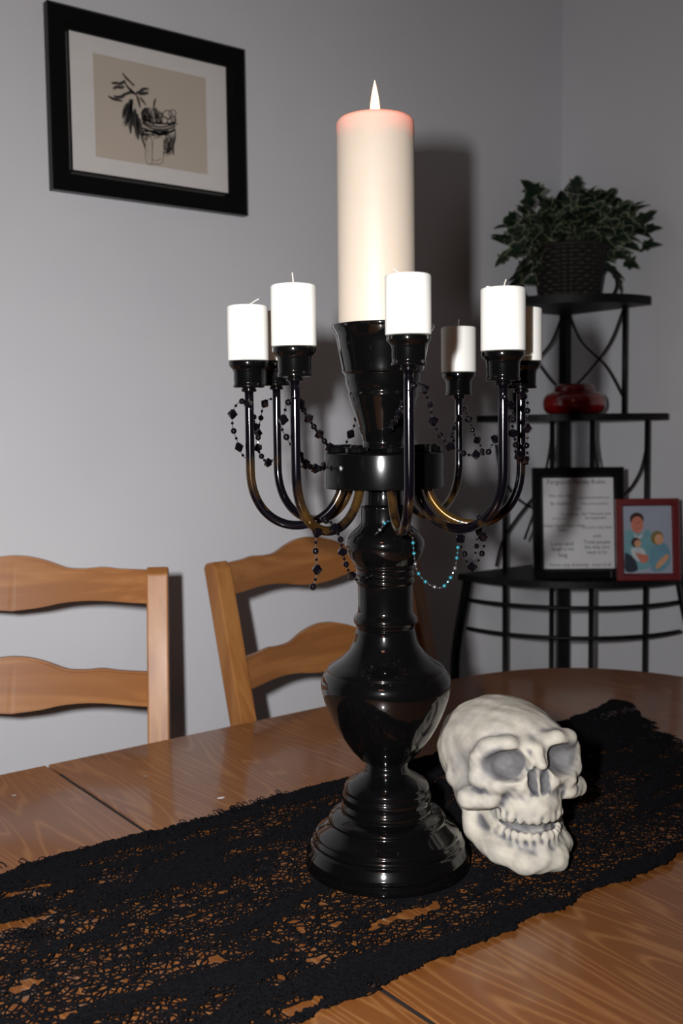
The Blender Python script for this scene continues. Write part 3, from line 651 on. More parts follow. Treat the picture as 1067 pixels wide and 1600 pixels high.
# ------------------------------------------------------------------ skull (distance field turned into a mesh)
def make_skull():
    h = .12
    xs = np.arange(-7.6, 7.6, h, dtype=np.float32); ys = np.arange(-10.0, 10.6, h, dtype=np.float32); zs = np.arange(-.5, 18.0, h, dtype=np.float32)
    X, Y, Z = np.meshgrid(xs, ys, zs, indexing='ij'); XA = np.abs(X)
    def ell(c, r, rot=None, sym=True):
        x = (XA if sym else X)-c[0]; y = Y-c[1]; z = Z-c[2]
        if rot is not None:
            ax, an = rot; ca, sa = math.cos(an), math.sin(an)
            if ax == 'z': x, y = x*ca+y*sa, -x*sa+y*ca
            elif ax == 'y': x, z = x*ca-z*sa, x*sa+z*ca
            else: y, z = y*ca+z*sa, -y*sa+z*ca
        k = np.sqrt((x/r[0])**2+(y/r[1])**2+(z/r[2])**2)
        return (k-1)*min(r)*np.float32(1.0) if max(r)/min(r) < 1.4 else (k-1)*k/np.maximum(1e-4, np.sqrt((x/r[0]**2)**2+(y/r[1]**2)**2+(z/r[2]**2)**2))
    def cap(a_, b_, ra, rb=None):
        rb = ra if rb is None else rb
        a_ = np.array(a_, np.float32); b_ = np.array(b_, np.float32); d_ = b_-a_
        px, py, pz = XA-a_[0], Y-a_[1], Z-a_[2]
        t_ = np.clip((px*d_[0]+py*d_[1]+pz*d_[2])/max(1e-6, float(d_@d_)), 0, 1)
        return np.sqrt((px-d_[0]*t_)**2+(py-d_[1]*t_)**2+(pz-d_[2]*t_)**2)-(ra+(rb-ra)*t_)
    def su(a_, b_, k):
        hh = np.clip(.5+.5*(b_-a_)/k, 0, 1); return b_+(a_-b_)*hh-k*hh*(1-hh)
    def ss(a_, b_, k): return -su(-a_, b_, k)
    d = ell((0, 2.2, 10.9), (6.5, 7.7, 6.1))
    d = su(d, ell((0, -1.9, 12.0), (5.5, 4.5, 4.4)), 1.4)
    d = su(d, ell((0, -2.9, 10.2), (4.9, 4.2, 4.2)), 1.0)           # mid face
    d = su(d, ell((0, 1.5, 6.4), (5.2, 5.4, 4.6)), 1.4)            # base of cranium
    d = su(d, ell((0, -4.2, 7.2), (3.5, 4.1, 2.6)), .9)            # upper jaw
    d = su(d, ell((0, -3.9, 3.0), (3.6, 3.9, 2.5)), .6)            # lower jaw mass
    d = su(d, ell((0, -2.5, 5.4), (3.9, 4.2, 3.0)), .8)
    d = ss(d, ell((8.0, -2.4, 11.2), (2.3, 2.3, 2.4)), 1.0)        # temple hollow
    # brow, orbital rims, cheekbones
    for A_, B_, r1, r2 in (((.9, -6.0, 13.7), (2.7, -6.0, 14.2), .60, .70), ((2.7, -6.0, 14.2), (4.4, -5.0, 13.9), .70, .65), ((4.4, -5.0, 13.9), (5.15, -4.1, 12.5), .65, .6),
                           ((5.15, -4.1, 12.5), (5.3, -4.3, 10.2), .6, .75), ((5.3, -4.3, 10.2), (3.9, -5.8, 9.7), .75, .6), ((3.9, -6.0, 9.7), (2.1, -6.6, 10.4), .6, .5), ((2.1, -6.6, 10.4), (1.3, -6.8, 12.2), .5, .4)):
        d = su(d, cap(A_, B_, r1, r2), 1.1)
    d = su(d, cap((4.2, -5.4, 8.0), (5.8, -3.6, 7.5), .95, 1.3), .7)
    d = su(d, cap((5.8, -3.3, 7.8), (5.7, .8, 8.4), .8, .8), 1.2)
    # nose bridge and rim of the nasal opening
    d = su(d, cap((0, -6.6, 13.5), (0, -7.8, 12.2), .70, .55), .5)
    d = su(d, cap((.8, -7.1, 12.2), (1.75, -7.2, 9.7), .42, .42), .4)
    d = su(d, ell((0, -5.0, 9.0), (2.9, 2.6, 1.9)), .9)
    # mandible
    d = su(d, cap((4.7, -.5, 7.2), (4.35, -1.3, 2.9), 1.0, 1.1), .6)
    d = su(d, cap((4.35, -1.3, 2.8), (3.3, -5.2, 1.9), 1.1, 1.3), .7)
    d = su(d, cap((3.3, -5.2, 2.2), (1.6, -7.5, 1.5), 1.3, 1.3), .6)
    d = su(d, cap((0, -7.8, 1.5), (1.6, -7.5, 1.5), 1.35, 1.3), .5)
    d = su(d, ell((0, -5.0, 2.9), (3.0, 3.1, 1.8)), .6)
    # sockets
    d_s = ell((3.1, -7.4, 12.05), (2.2, 2.75, 1.85), ('y', .25))
    d = ss(d, d_s, .22)
    d = ss(d, ell((.68, -8.1, 10.2), (.58, 1.5, 1.65), ('y', .25)), .18)
    d = ss(d, ell((1.0, -7.3, 13.5), (.35, .5, .3)), .4)
    d = ss(d, ell((5.6, -5.2, 5.9), (1.3, 1.9, .85)), .7)          # hollow under the cheek
    d = ss(d, ell((3.3, -6.0, 4.95), (.6, .9, .42)), .25)          # dark corner of the mouth
    # mouth slot
    slot = np.maximum(ell((0, -6.2, 5.25), (3.5, 3.2, .68)), -9); lip = ell((0, -4.7, 5.25), (2.75, 2.85, 3)); d = ss(d, np.maximum(slot, -lip), .22)
    # teeth + root ridges
    for k in range(6):
        a_ = math.radians(8+15.0*k); q = (math.sin(a_)*3.15, -4.5-math.cos(a_)*3.5)
        d = su(d, ell((q[0], q[1]+.03, 6.25), (.46, .36, .66)), .24)
        d = su(d, cap((q[0], q[1]+.08, 6.5), (q[0]*.9, q[1]+.45, 8.7), .30, .16), .26)
        q = (math.sin(a_)*2.95, -4.65-math.cos(a_)*3.2)
        d = su(d, ell((q[0], q[1], 4.2), (.42, .34, .56)), .24)
        d = su(d, cap((q[0], q[1]-.05, 4.0), (q[0]*.98, q[1]-.15, 2.9), .27, .15), .26)
    # pits, asymmetry and sculpted lumpiness
    d = d + .13*np.sin(X*1.7+1.1)*np.sin(Y*1.3+.4)*np.sin(Z*1.5+.3*X) + .05*np.sin(X*2.9+Y*2.2+.7)*np.sin(Z*2.7-Y*1.1) + .045*np.sin(X*4.1+Z*1.2)*np.sin(Y*3.7+.9)*np.sin(Z*4.4+X)
    d = np.maximum(d, -(Z-.12))
    V = (d < 0); nx, ny, nz = V.shape
    c8 = [(i, j, k) for i in (0, 1) for j in (0, 1) for k in (0, 1)]
    sub = lambda A_, i, j, k: A_[i:nx-1+i, j:ny-1+j, k:nz-1+k]
    cnt = sum(sub(V, *c).astype(np.int8) for c in c8); act = (cnt > 0) & (cnt < 8)
    idx = -np.ones(act.shape, np.int64); I, J, K = np.nonzero(act); idx[I, J, K] = np.arange(len(I))
    acc = np.zeros((len(I), 3)); num = np.zeros(len(I))
    for c in c8:
        for ax in range(3):
            if c[ax]: continue
            e = list(c); e[ax] = 1
            v0 = d[I+c[0], J+c[1], K+c[2]]; v1 = d[I+e[0], J+e[1], K+e[2]]
            m_ = (v0 < 0) != (v1 < 0); t_ = np.where(m_, v0/np.where(m_, v0-v1, 1), 0)
            p = np.tile(np.array(c, float), (len(I), 1)); p[:, ax] += t_; acc += p*m_[:, None]; num += m_
    vert = acc/num[:, None]+np.stack([I, J, K], 1); vert = vert*h+np.array([xs[0], ys[0], zs[0]])
    quads = []
    for ax in range(3):
        b_, c_ = (ax+1) % 3, (ax+2) % 3
        sl0 = [slice(1, -1)]*3; sl0[ax] = slice(0, -1); sl1 = [slice(1, -1)]*3; sl1[ax] = slice(1, None)
        A0 = V[tuple(sl0)]; A1 = V[tuple(sl1)]; ch = A0 != A1
        ii = np.stack(np.nonzero(ch), 1); off = np.array([1, 1, 1]); off[ax] = 0; ii = ii+off
        def at(db, dc):
            q = ii.copy(); q[:, b_] += db; q[:, c_] += dc; return idx[q[:, 0], q[:, 1], q[:, 2]]
        q4 = np.stack([at(-1, -1), at(0, -1), at(0, 0), at(-1, 0)], 1)
        flip = ~A0[ch]; q4[flip] = q4[flip][:, ::-1]; quads.append(q4)
    quads = np.concatenate(quads); quads = quads[(quads >= 0).all(1)]
    # smoothing and hollow measure
    ed = np.concatenate([quads[:, [0, 1]], quads[:, [1, 2]], quads[:, [2, 3]], quads[:, [3, 0]]]); nV = len(vert)
    def lap(P_):
        s_ = np.zeros_like(P_); n_ = np.zeros(nV)
        np.add.at(s_, ed[:, 0], P_[ed[:, 1]]); np.add.at(n_, ed[:, 0], 1); return s_/np.maximum(1, n_)[:, None]
    for _ in range(2): vert = vert*.5+lap(vert)*.5
    wsm = np.clip(np.maximum(vert[:, 2]-13.0, vert[:, 1]+4.2)/1.0, 0, 1)[:, None]
    for _ in range(14): vert = vert*(1-.6*wsm)+lap(vert)*.6*wsm
    fn = np.cross(vert[quads[:, 2]]-vert[quads[:, 0]], vert[quads[:, 3]]-vert[quads[:, 1]]); vn = np.zeros_like(vert)
    for k in range(4): np.add.at(vn, quads[:, k], fn)
    vn /= np.maximum(1e-9, np.linalg.norm(vn, axis=1))[:, None]
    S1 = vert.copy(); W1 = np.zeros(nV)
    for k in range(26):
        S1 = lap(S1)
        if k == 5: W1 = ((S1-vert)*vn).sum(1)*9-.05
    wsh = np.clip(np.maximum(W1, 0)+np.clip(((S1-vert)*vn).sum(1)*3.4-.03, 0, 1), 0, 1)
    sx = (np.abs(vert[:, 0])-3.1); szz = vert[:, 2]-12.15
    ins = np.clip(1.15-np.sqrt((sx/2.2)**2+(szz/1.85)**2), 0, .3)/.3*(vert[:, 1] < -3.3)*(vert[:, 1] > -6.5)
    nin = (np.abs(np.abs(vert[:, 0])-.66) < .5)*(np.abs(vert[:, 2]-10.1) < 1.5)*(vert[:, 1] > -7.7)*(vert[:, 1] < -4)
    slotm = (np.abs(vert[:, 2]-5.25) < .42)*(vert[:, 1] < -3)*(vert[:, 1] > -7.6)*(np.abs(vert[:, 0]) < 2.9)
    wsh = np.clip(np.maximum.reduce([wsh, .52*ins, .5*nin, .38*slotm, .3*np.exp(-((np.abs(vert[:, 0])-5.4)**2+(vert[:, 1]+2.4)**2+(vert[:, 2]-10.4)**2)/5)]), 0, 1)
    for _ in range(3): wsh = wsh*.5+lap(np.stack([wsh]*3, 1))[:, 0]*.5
    vert[:, 2] -= vert[:, 2].min()
    me = bpy.data.meshes.new('skull_prop')
    me.vertices.add(nV); me.vertices.foreach_set('co', (vert*.01).ravel()); nq = len(quads)
    me.loops.add(nq*4); me.loops.foreach_set('vertex_index', quads.ravel()); me.polygons.add(nq)
    me.polygons.foreach_set('loop_start', np.arange(nq)*4); me.update(calc_edges=True); me.validate()
    me.polygons.foreach_set('use_smooth', [True]*len(me.polygons))
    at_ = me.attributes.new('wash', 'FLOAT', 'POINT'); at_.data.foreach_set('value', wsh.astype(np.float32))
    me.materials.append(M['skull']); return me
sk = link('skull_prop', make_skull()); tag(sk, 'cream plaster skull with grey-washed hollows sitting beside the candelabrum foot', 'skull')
sk.location = (.752, .7165, TZ+.0045); sk.rotation_euler = (0, 0, math.radians(-21)); sk.scale = (.975, .93, .885)

# ------------------------------------------------------------------ black net runner
def make_runner():
    RX0, RX1, RYA, RYB = -.25, 1.30, .588, .985
    def nz(x, y, s): return mnoise.noise(Vector((x*s, y*s, 3.3)))
    def dens(x, y):
        a_ = mnoise.noise(Vector((x*9, y*30, 1.7)))+.7*mnoise.noise(Vector((x*26, y*60, 5.1)))
        e = min(y-RYA, RYB-y); a_ += 1.0*max(0, 1-e/.038)
        if y > .87: a_ += .22
        if x > .95: a_ += .2
        a_ += .5*max(0, 1-((x-.38)**2/.09+(y-.875)**2/.0012))
        return a_
    holes = []
    for px_, py_, ra, rb in ((22, 1452, .036, .010), (40, 1548, .009, .005), (473, 1578, .024, .004), (655, 1448-20, .03, .004), (600, 1445, .02, .003), (100, 1592, .006, .004), (345, 1400, .007, .004), (335, 1505, .01, .004), (45, 1396, .03, .0022), (520, 1450, .010, .004), (490, 1500, .009, .004)):
        q = onp(px_, py_, 2, TZ); holes.append((q.x, q.y, ra, rb))
    sk_c = Vector((.752, .7165))
    def hgt(x, y, lay):
        f_ = .0012+.0014*lay
        f_ += .0030*max(0, nz(x*.5, y*2.2, 14)+.1)+.0022*max(0, nz(x, y, 60))
        f_ += .008*max(0, 1-abs(y-(RYB-.015))/.02)*max(0, nz(x, 0, 9)+.25)
        f_ += .014*max(0, 1-math.hypot(x-1.25, y-.975)/.05)+.006*max(0, (x-1.0)*3)*max(0, nz(x, y, 12)+.3)
        r_ = math.hypot(x-AX.x, y-AX.y)
        if r_ < .087: return .0010+.0003*lay
        r2 = math.hypot(x-sk_c.x, (y-sk_c.y)*.8)
        if r2 < .08: return .0012+.0004*lay
        if r_ < .10: f_ = .0014+(f_-.0014)*(r_-.087)/.013
        if r2 < .1: f_ = .002+(f_-.002)*(r2-.08)/.02
        return f_
    V_, E_2, Rr = [], [], []
    def layer(sx, sy, thr, lay, rad, warp, seedv, drop=.05, ymin=RYA, ymax=RYB):
        r_ = random.Random(seedv); nx_ = int((RX1-RX0)/sx); ny_ = int((ymax-ymin)/sy); ids = {}
        for j in range(ny_+1):
            for i in range(nx_+1):
                x = RX0+(i+.5*(j % 2))*sx+r_.uniform(-.42, .42)*sx; y = ymin+j*sy+r_.uniform(-.42, .42)*sy
                x += warp*nz(x+seedv, y, 26); y += warp*1.1*nz(x, y+seedv, 20)+.5*warp*nz(x, y, 75)
                ye = y
                ye += .010*nz(x, 9.1, 8)*(1 if y > .8 else -1)*max(0, abs(y-.786)-.1)*6
                y = ye
                xe = 1.294-(.999-y)*.56+.02*nz(0, y, 25)
                if x > xe: continue
                if y < RYA+.004+.010*nz(x, 1, 22)+.006*nz(x, 2, 70) or y > RYB-.002-.008*nz(x, 5, 24)-.005*nz(x, 6, 80): continue
                if thr is not None and dens(x, y) < thr: continue
                if any(((x-hx-(y-hy)*.8)/ra)**2+((y-hy)/rb)**2 < 1 for hx, hy, ra, rb in holes) and r_.random() > .10: continue
                ids[i, j] = len(V_); V_.append((x, y, TZ+hgt(x, y, lay)+r_.uniform(0, .0016)*(0 if math.hypot(x-AX.x, y-AX.y) < .09 or math.hypot(x-sk_c.x, y-sk_c.y) < .09 else 1)))
        for (i, j), a_ in ids.items():
            nb = [(i+1, j), (i+(j % 2), j+1), (i-1+(j % 2), j+1)]
            for q, b_ in enumerate(nb):
                if b_ in ids and r_.random() > (drop if q else drop+.22): E_2.append((a_, ids[b_])); Rr.append(rad*r_.uniform(.75, 1.25))
    layer(.0066, .0050, None, 0, .00072, .008, 1, .04)
    layer(.0052, .0042, .16, .5, .00062, .005, 2, .12)
    layer(.0034, .0030, .26, 1, .00065, .004, 3, .08)
    layer(.0026, .0022, .50, 1.6, .00075, .003, 4, .08)
    V_ = np.array(V_); E_2 = np.array(E_2); Rr = np.array(Rr)
    # loose loops at the fringes
    pts_a, pts_b = V_[E_2[:, 0]], V_[E_2[:, 1]]
    t_ = pts_b-pts_a; L = np.linalg.norm(t_, axis=1); ok = (L > 1e-5) & (L < .016); pts_a, pts_b, t_, L, Rr = pts_a[ok], pts_b[ok], t_[ok], L[ok], Rr[ok]
    t_ /= L[:, None]; n1_ = np.stack([-t_[:, 1], t_[:, 0], np.zeros(len(t_))], 1); n1_ /= np.maximum(1e-6, np.linalg.norm(n1_, axis=1))[:, None]; n2_ = np.cross(t_, n1_)
    # each thread piece: a three-sided strand sagging sideways at its middle
    m = (pts_a+pts_b)/2+n1_*(rng.uniform(-.16, .16, len(L))*L)[:, None]; m[:, 2] = np.maximum(m[:, 2], TZ+.0008)
    vs_ = []
    for pp in (pts_a, m, pts_b):
        for k in range(3):
            an = 2*PI*k/3+PI/2
            vs_.append(pp+n1_*(math.cos(an)*Rr)[:, None]+n2_*(math.sin(an)*Rr*.9)[:, None])
    n = len(L); vv = np.stack(vs_, 1).reshape(-1, 3); b0 = np.arange(n)*9; fs = []
    for s in (0, 3):
        for k in range(3): fs.append(np.stack([b0+s+k, b0+s+(k+1) % 3, b0+s+3+(k+1) % 3, b0+s+3+k], 1))
    fs = np.concatenate(fs); vv[:, 2] = np.maximum(vv[:, 2], TZ+.0002)
    # loose curly yarns woven through the net
    nC, nP = 5200, 16; q = np.zeros((nC, nP, 3)); x = rng.uniform(RX0, RX1, nC); y = rng.uniform(RYA+.008, RYB-.008, nC)
    th = rng.normal(0, .45, nC)+np.where(rng.random(nC) < .3, 1.2, 0); dth = np.zeros(nC)
    for k in range(nP):
        q[:, k, 0] = x; q[:, k, 1] = y; dth = dth*.75+rng.normal(0, .42, nC); th = th*.97+dth; x = x+np.cos(th)*.0021; y = y+np.sin(th)*.0017
    keep = np.ones(nC, bool)
    for c in range(nC):
        a_, b_ = q[c, 0, :2], q[c, -1, :2]; m_ = (a_+b_)/2
        if max(a_[1], b_[1], m_[1]) > RYB-.004 or min(a_[1], b_[1], m_[1]) < RYA+.006 or m_[0] > 1.285-(.999-m_[1])*.56 or (dens(m_[0], m_[1]) < -.35 and rng.random() < .6): keep[c] = False; continue
        if any(((p_[0]-hx)/ra)**2+((p_[1]-hy)/rb)**2 < 1 for hx, hy, ra, rb in holes for p_ in (a_, m_, b_)) and rng.random() < .85: keep[c] = False; continue
        h0 = [hgt(*q[c, k, :2], 1.2) for k in (0, nP//2, nP-1)]
        q[c, :, 2] = TZ+np.interp(np.arange(nP), [0, nP//2, nP-1], h0)+(.0006 if h0[0] > .002 and h0[1] > .002 and h0[2] > .002 else 0)
    q = q[keep]; nC = len(q); tg = np.gradient(q, axis=1); tg[..., 2] = 0; tg /= np.maximum(1e-9, np.linalg.norm(tg, axis=2))[..., None]
    nn = np.stack([-tg[..., 1], tg[..., 0], np.zeros_like(tg[..., 0])], -1); rings = []
    for k in range(3):
        an = 2*PI*k/3+PI/2; rings.append(q+nn*math.cos(an)*.00052+np.array([0, 0, 1])*math.sin(an)*.0005)
    cv = np.stack(rings, 2).reshape(-1, 3); cb = len(vv)+np.arange(nC)[:, None]*nP*3+np.arange(nP-1)[None]*3; cb = cb.ravel()
    cfs = np.concatenate([np.stack([cb+k, cb+(k+1) % 3, cb+3+(k+1) % 3, cb+3+k], 1) for k in range(3)])
    cv[:, 2] = np.maximum(cv[:, 2], TZ+.0002)
    vv = np.concatenate([vv, cv]); fs = np.concatenate([fs, cfs])
    me = bpy.data.meshes.new('net_runner'); me.vertices.add(len(vv)); me.vertices.foreach_set('co', vv.ravel())
    me.loops.add(len(fs)*4); me.loops.foreach_set('vertex_index', fs.ravel()); me.polygons.add(len(fs)); me.polygons.foreach_set('loop_start', np.arange(len(fs))*4)
    me.update(calc_edges=True); me.materials.append(M['yarn']); print('runner quads', len(fs)); return me
rn = link('net_runner', make_runner()); tag(rn, 'ragged black knitted net runner laid along the oak table', 'table runner', kind='stuff')
# loose yarn loops along the far edge
def yarn_loop(px_, py_, s_):
    q = onp(px_, py_, 2, TZ+.003); pts = []
    for k in range(9):
        a_ = k/8*PI*1.6-.3
        pts.append(q+Vector((math.cos(a_)*s_*random.uniform(.8, 1.2), math.sin(a_*1.3)*s_*.5, .002+abs(math.sin(a_*.62))*s_*1.5)))
    return smooth_path(pts, 3)
vs_, fs = [], []
for k in range(55):
    x_ = random.choice([random.uniform(0, 540), random.uniform(230, 440)])
    y_ = np.interp(x_, [0, 100, 235, 350, 420, 530], [1361, 1343, 1313, 1273, 1250, 1234])+random.uniform(-1, 8)
    v, f = tube_geo(yarn_loop(x_, y_, random.uniform(.002, .0065)), .0005, 4); b0 = len(vs_); vs_ += v; fs += [tuple(q+b0 for q in ff) for ff in f]
for k in range(26):
    x_ = random.uniform(5, 75); v, f = tube_geo(yarn_loop(x_, 1432+random.uniform(-2, 5) if k % 2 else 1470, random.uniform(.003, .007)), .0005, 4); b0 = len(vs_); vs_ += v; fs += [tuple(q+b0 for q in ff) for ff in f]
tag(link('loose_yarn', mdata('loose_yarn', vs_, fs, M['yarn']), rn), kind='stuff')

# ------------------------------------------------------------------ corner shelf
OX, OY = WX-.092, WY-.092
ca_, sa_ = math.cos, math.sin
sh = thing('corner_shelf', 'black iron three-tier corner shelf in the room corner', 'shelf', (OX, OY, 0))
def arcp(r, deg, z=0): a_ = math.radians(deg); return Vector((-r*math.cos(a_), -r*math.sin(a_), z))
SZ = {1: (1.4545, 1.4735), 2: (1.199, 1.2135), 3: (.846, .860)}
for k, R_ in ((1, .225), (2, .275), (3, .335)):
    z0, z1_ = SZ[k]; n = 28
    poly = [Vector((.028, .028, 0))]+[Vector((.028, 0, 0))+arcp(0, 0)]*0
    poly = [Vector((.02, .02, 0)), Vector((-R_, .02, 0))]+[arcp(R_, 90*i/n) for i in range(n+1)]+[Vector((.02, -R_, 0))]
    bm = bmesh.new(); a_ = [bm.verts.new((p.x, p.y, z1_)) for p in poly]; b_ = [bm.verts.new((p.x, p.y, z0)) for p in poly]
    bm.faces.new(a_); bm.faces.new(b_[::-1])
    for i in range(len(poly)): bm.faces.new((a_[(i+1) % len(poly)], a_[i], b_[i], b_[(i+1) % len(poly)]))
    bmesh.ops.recalc_face_normals(bm, faces=bm.faces[:]); bm_obj('shelf_board', bm, M['iron'], sh)
def bar(name, pts, r_): return tube(name, pts, r_, M['iron'], sh, 8)
box('rear_post', (-.010, -.010, 0), (.010, .010, SZ[1][0]), M['iron'], sh)
def at_px(r, px_):
    best = min(range(0, 181), key=lambda q: abs(project(Vector((OX, OY, 1))+arcp(r, q/2))[0]-px_)); return best/2
# side posts, upper tier
a_r = .172
for q in (0.0, 90.0): bar('side_post', [arcp(a_r, q, SZ[2][1]), arcp(a_r, q, SZ[1][0])], .0055)
for (r_, px_) in ((.235, 788), (.25, 862), (.25, 925), (.235, 1017)):
    q = at_px(r_, px_); bar('side_post', [arcp(r_, q, .02), arcp(r_, q, SZ[3][0])], .0055)
    bar('side_post', [arcp(r_, q, SZ[3][1]), arcp(r_, q, SZ[2][0])], .0055)
for zz in (.803, .738):
    bar('front_rail', [arcp(.325, 90*i/24, zz) for i in range(25)], .0045)
for q in (0.0, 90.0):
    bar('front_leg', smooth_path([arcp(.325, q, SZ[3][0]), arcp(.335, q, .80), arcp(.355, q, .72), arcp(.365, q, .62), arcp(.365, q, .3), arcp(.365, q, 0.0)], 5), .0105)
# curved scroll rods
for q in (0.0, 90.0):
    def A3(t, rad_, z): return arcp(rad_, q, z)
    zt1, zt0 = SZ[1][0], SZ[2][1]
    bar('scroll_rod', smooth_path([arcp(.012, q, zt1-.005), arcp(.05, q, zt1-.07), arcp(.12, q, zt1-.13), arcp(a_r-.004, q, zt0+.04)], 5), .0028)
    bar('scroll_rod', smooth_path([arcp(a_r-.004, q, zt1-.005), arcp(.13, q, zt1-.08), arcp(.06, q, zt1-.15), arcp(.012, q, zt0+.06)], 5), .0028)
    zt1, zt0 = SZ[2][0], SZ[3][1]
    bar('scroll_rod', smooth_path([arcp(.235, q, zt1-.05), arcp(.215, q, zt1-.12), arcp(.16, q, zt1-.18), arcp(.06, q, zt1-.22), arcp(.012, q, zt1-.24)], 5), .0028)
    bar('scroll_rod', smooth_path([arcp(.235, q, zt0+.01), arcp(.21, q, zt0+.07), arcp(.15, q, zt0+.13), arcp(.07, q, zt0+.19), arcp(.012, q, zt0+.22)], 5), .0028)
for px_, s in ((862, -1), (925, 1)):
    q = at_px(.25, px_); bar('scroll_rod', smooth_path([arcp(.25, q, SZ[2][0]), arcp(.25, q+s*1.5, SZ[2][0]-.07), arcp(.25, q+s*6, SZ[2][0]-.16), arcp(.25, q+s*14, SZ[2][0]-.26)], 5), .0028)

# ------------------------------------------------------------------ standing frames
def stand_frame(name, label, W, H, b, mat, bl, hrot, lean, dep=.016):
    t = thing(name, label, 'picture frame', bl); t.rotation_euler = (-lean, 0, hrot)
    # local frame: centre H/2 above base
    c = link('frame_body', None) if False else None
    return t
def lift(t, H):
    for ch in t.children: ch.location.z += H/2
hr = math.atan2(cr.y, cr.x)
# printed house rules
bl = onp(902, 903, 2, SZ[3][1]+.001); dd = project(bl)[2]
W1, H1 = 141*dd/F, 172*dd/F/math.cos(.1)
f1 = thing('rules_frame', 'black framed printed sheet of family rules standing on the lowest visible shelf', 'picture frame', bl-Vector(cf.xy.to_3d())*.014); f1.rotation_euler = (-.12, 0, hr-.03)
frame_parts(f1, W1, H1, 16*dd/F, .016, M['black_frame'])
box('printed_sheet', (-W1/2+.012, -.006, -H1/2+.012), (W1/2-.012, -.003, H1/2-.012), M['sheet'], f1)
def text(s, x, z, size, parent, align='CENTER', mat='ink', sx=1.0):
    cu_ = bpy.data.curves.new('lettering', 'FONT'); cu_.body = s; cu_.size = size; cu_.align_x = align; cu_.extrude = .0001; cu_.resolution_u = 2
    o = link('lettering', cu_, parent); o.rotation_euler = (PI/2, 0, 0); o.location = (x, -.0064, z); o.scale = (sx, 1, 1); cu_.materials.append(M[mat]); 
    dg = bpy.context.evaluated_depsgraph_get(); me = bpy.data.meshes.new_from_object(o.evaluated_get(dg))
    n_ = link('lettering', me, parent); n_.rotation_euler = o.rotation_euler; n_.location = o.location; n_.scale = o.scale
    bpy.data.objects.remove(o); return n_
k_ = dd/F
def tl(s, zx, zy_, hpx, wd=1.0): return text(s, (825+zx/7.113-900.5)*k_, (818.5-(725+zy_/7.113))*k_, hpx/7.113*k_*1.35, f1, sx=wd)
tl('Ferguson Family Rules', 520, 232, 54, .98)
for s_, zx, zy_, h_, w_ in (('Help each other', 350, 372, 30, 1), ('Say please and thank you', 715, 395, 28, .9), ('Be thankful', 345, 462, 36, 1), ('Keep your promises', 715, 462, 30, .9), ('Share', 540, 515, 22, 1),
                        ('Try new things', 440, 578, 24, 1), ('Use kind words', 330, 620, 20, 1), ('Say I love you and', 730, 575, 34, .95), ('be respectful', 725, 622, 34, .95), ('Always respect each other', 370, 706, 36, .9), ('listen', 358, 752, 34, 1), ('Do your very best', 740, 726, 34, .95),
                        ('smile', 738, 822, 34, 1), ('Love and', 355, 912, 50, 1), ('laugh a lot', 360, 966, 44, 1), ('hug', 360, 1036, 50, 1), ('Treat people', 735, 893, 44, .95), ('the way you', 735, 948, 44, .95), ('want to be', 735, 1004, 40, .95), ('Never stop dreaming - most of all', 550, 1142, 40, .9)):
    tl(s_, zx, zy_, h_, w_)
lift(f1, H1)
# red framed family photo
bl = onp(1007, 905, 2, SZ[3][1]+.001); dd2 = project(bl)[2]; k2 = dd2/F
W2, H2 = 97*k2, 127*k2
f2 = thing('family_photo_frame', 'small red framed family photo standing before the black framed sheet', 'picture frame', bl+Vector(cf.xy.to_3d())*(-.022)); f2.rotation_euler = (-.12, 0, hr-.02)
frame_parts(f2, W2, H2, 11.5*k2, .014, M['red_frame'])
box('photo_print', (-W2/2+.008, -.005, -H2/2+.008), (W2/2-.008, -.003, H2/2-.008), plain('photo_backdrop', srgb(150, 156, 172), .3, .08, 12), f2)
pc = {n_: plain('photo_'+n_, srgb(*c_), .35, .1, 60) for n_, c_ in dict(skin=(186, 112, 92), child=(196, 146, 112), hair=(52, 34, 28), fair=(120, 104, 62), shirt=(104, 150, 160), shirt2=(98, 140, 158), dark=(34, 44, 58), white=(180, 186, 190), shade=(142, 80, 66)).items()}
def blob(mat, pts, lay, nm='photo_print_shape'):
    W_ = lambda zx, zy_: ((950+zx/9.12-1003.5)*k2, (841.5-(770+zy_/9.12))*k2)
    pp = smooth_path([Vector((*W_(*p), 0)) for p in pts+[pts[0]]], 4)[:-1]
    bm = bmesh.new(); vv = [bm.verts.new((p.x, -.0051-.00006*lay, p.y)) for p in pp]; bm.faces.new(vv); bmesh.ops.triangulate(bm, faces=bm.faces[:])
    bm_obj(nm, bm, pc[mat], f2)
def oval(mat, cx, cy, rx, ry, lay): blob(mat, [(cx+rx*math.cos(q*PI/5), cy+ry*math.sin(q*PI/5)) for q in range(10)], lay)
blob('shirt', [(170, 540), (240, 510), (320, 560), (430, 560), (500, 510), (560, 620), (560, 900), (480, 1060), (200, 1060), (165, 860)], 1)
oval('hair', 345, 360, 98, 92, 2); oval('skin', 350, 440, 84, 122, 3); blob('white', [(290, 560), (350, 600), (430, 570), (390, 640), (330, 640)], 2)
blob('hair', [(262, 360), (290, 300), (350, 285), (410, 300), (434, 360), (400, 335), (345, 325), (290, 340)], 4)
blob('shade', [(320, 482), (350, 492), (385, 480), (352, 505)], 4); oval('hair', 322, 408, 9, 5, 4); oval('hair', 378, 408, 9, 5, 4)
blob('dark', [(170, 830), (260, 880), (330, 980), (330, 1090), (170, 1090)], 5)
blob('shirt2', [(540, 740), (600, 720), (720, 700), (790, 800), (800, 960), (700, 1085), (540, 1085), (520, 900)], 5)
oval('fair', 625, 630, 92, 100, 6); oval('child', 650, 650, 62, 74, 7); oval('dark', 632, 640, 6, 5, 8); oval('dark', 672, 638, 6, 5, 8); blob('shade', [(632, 682), (652, 690), (674, 680), (653, 698)], 8)
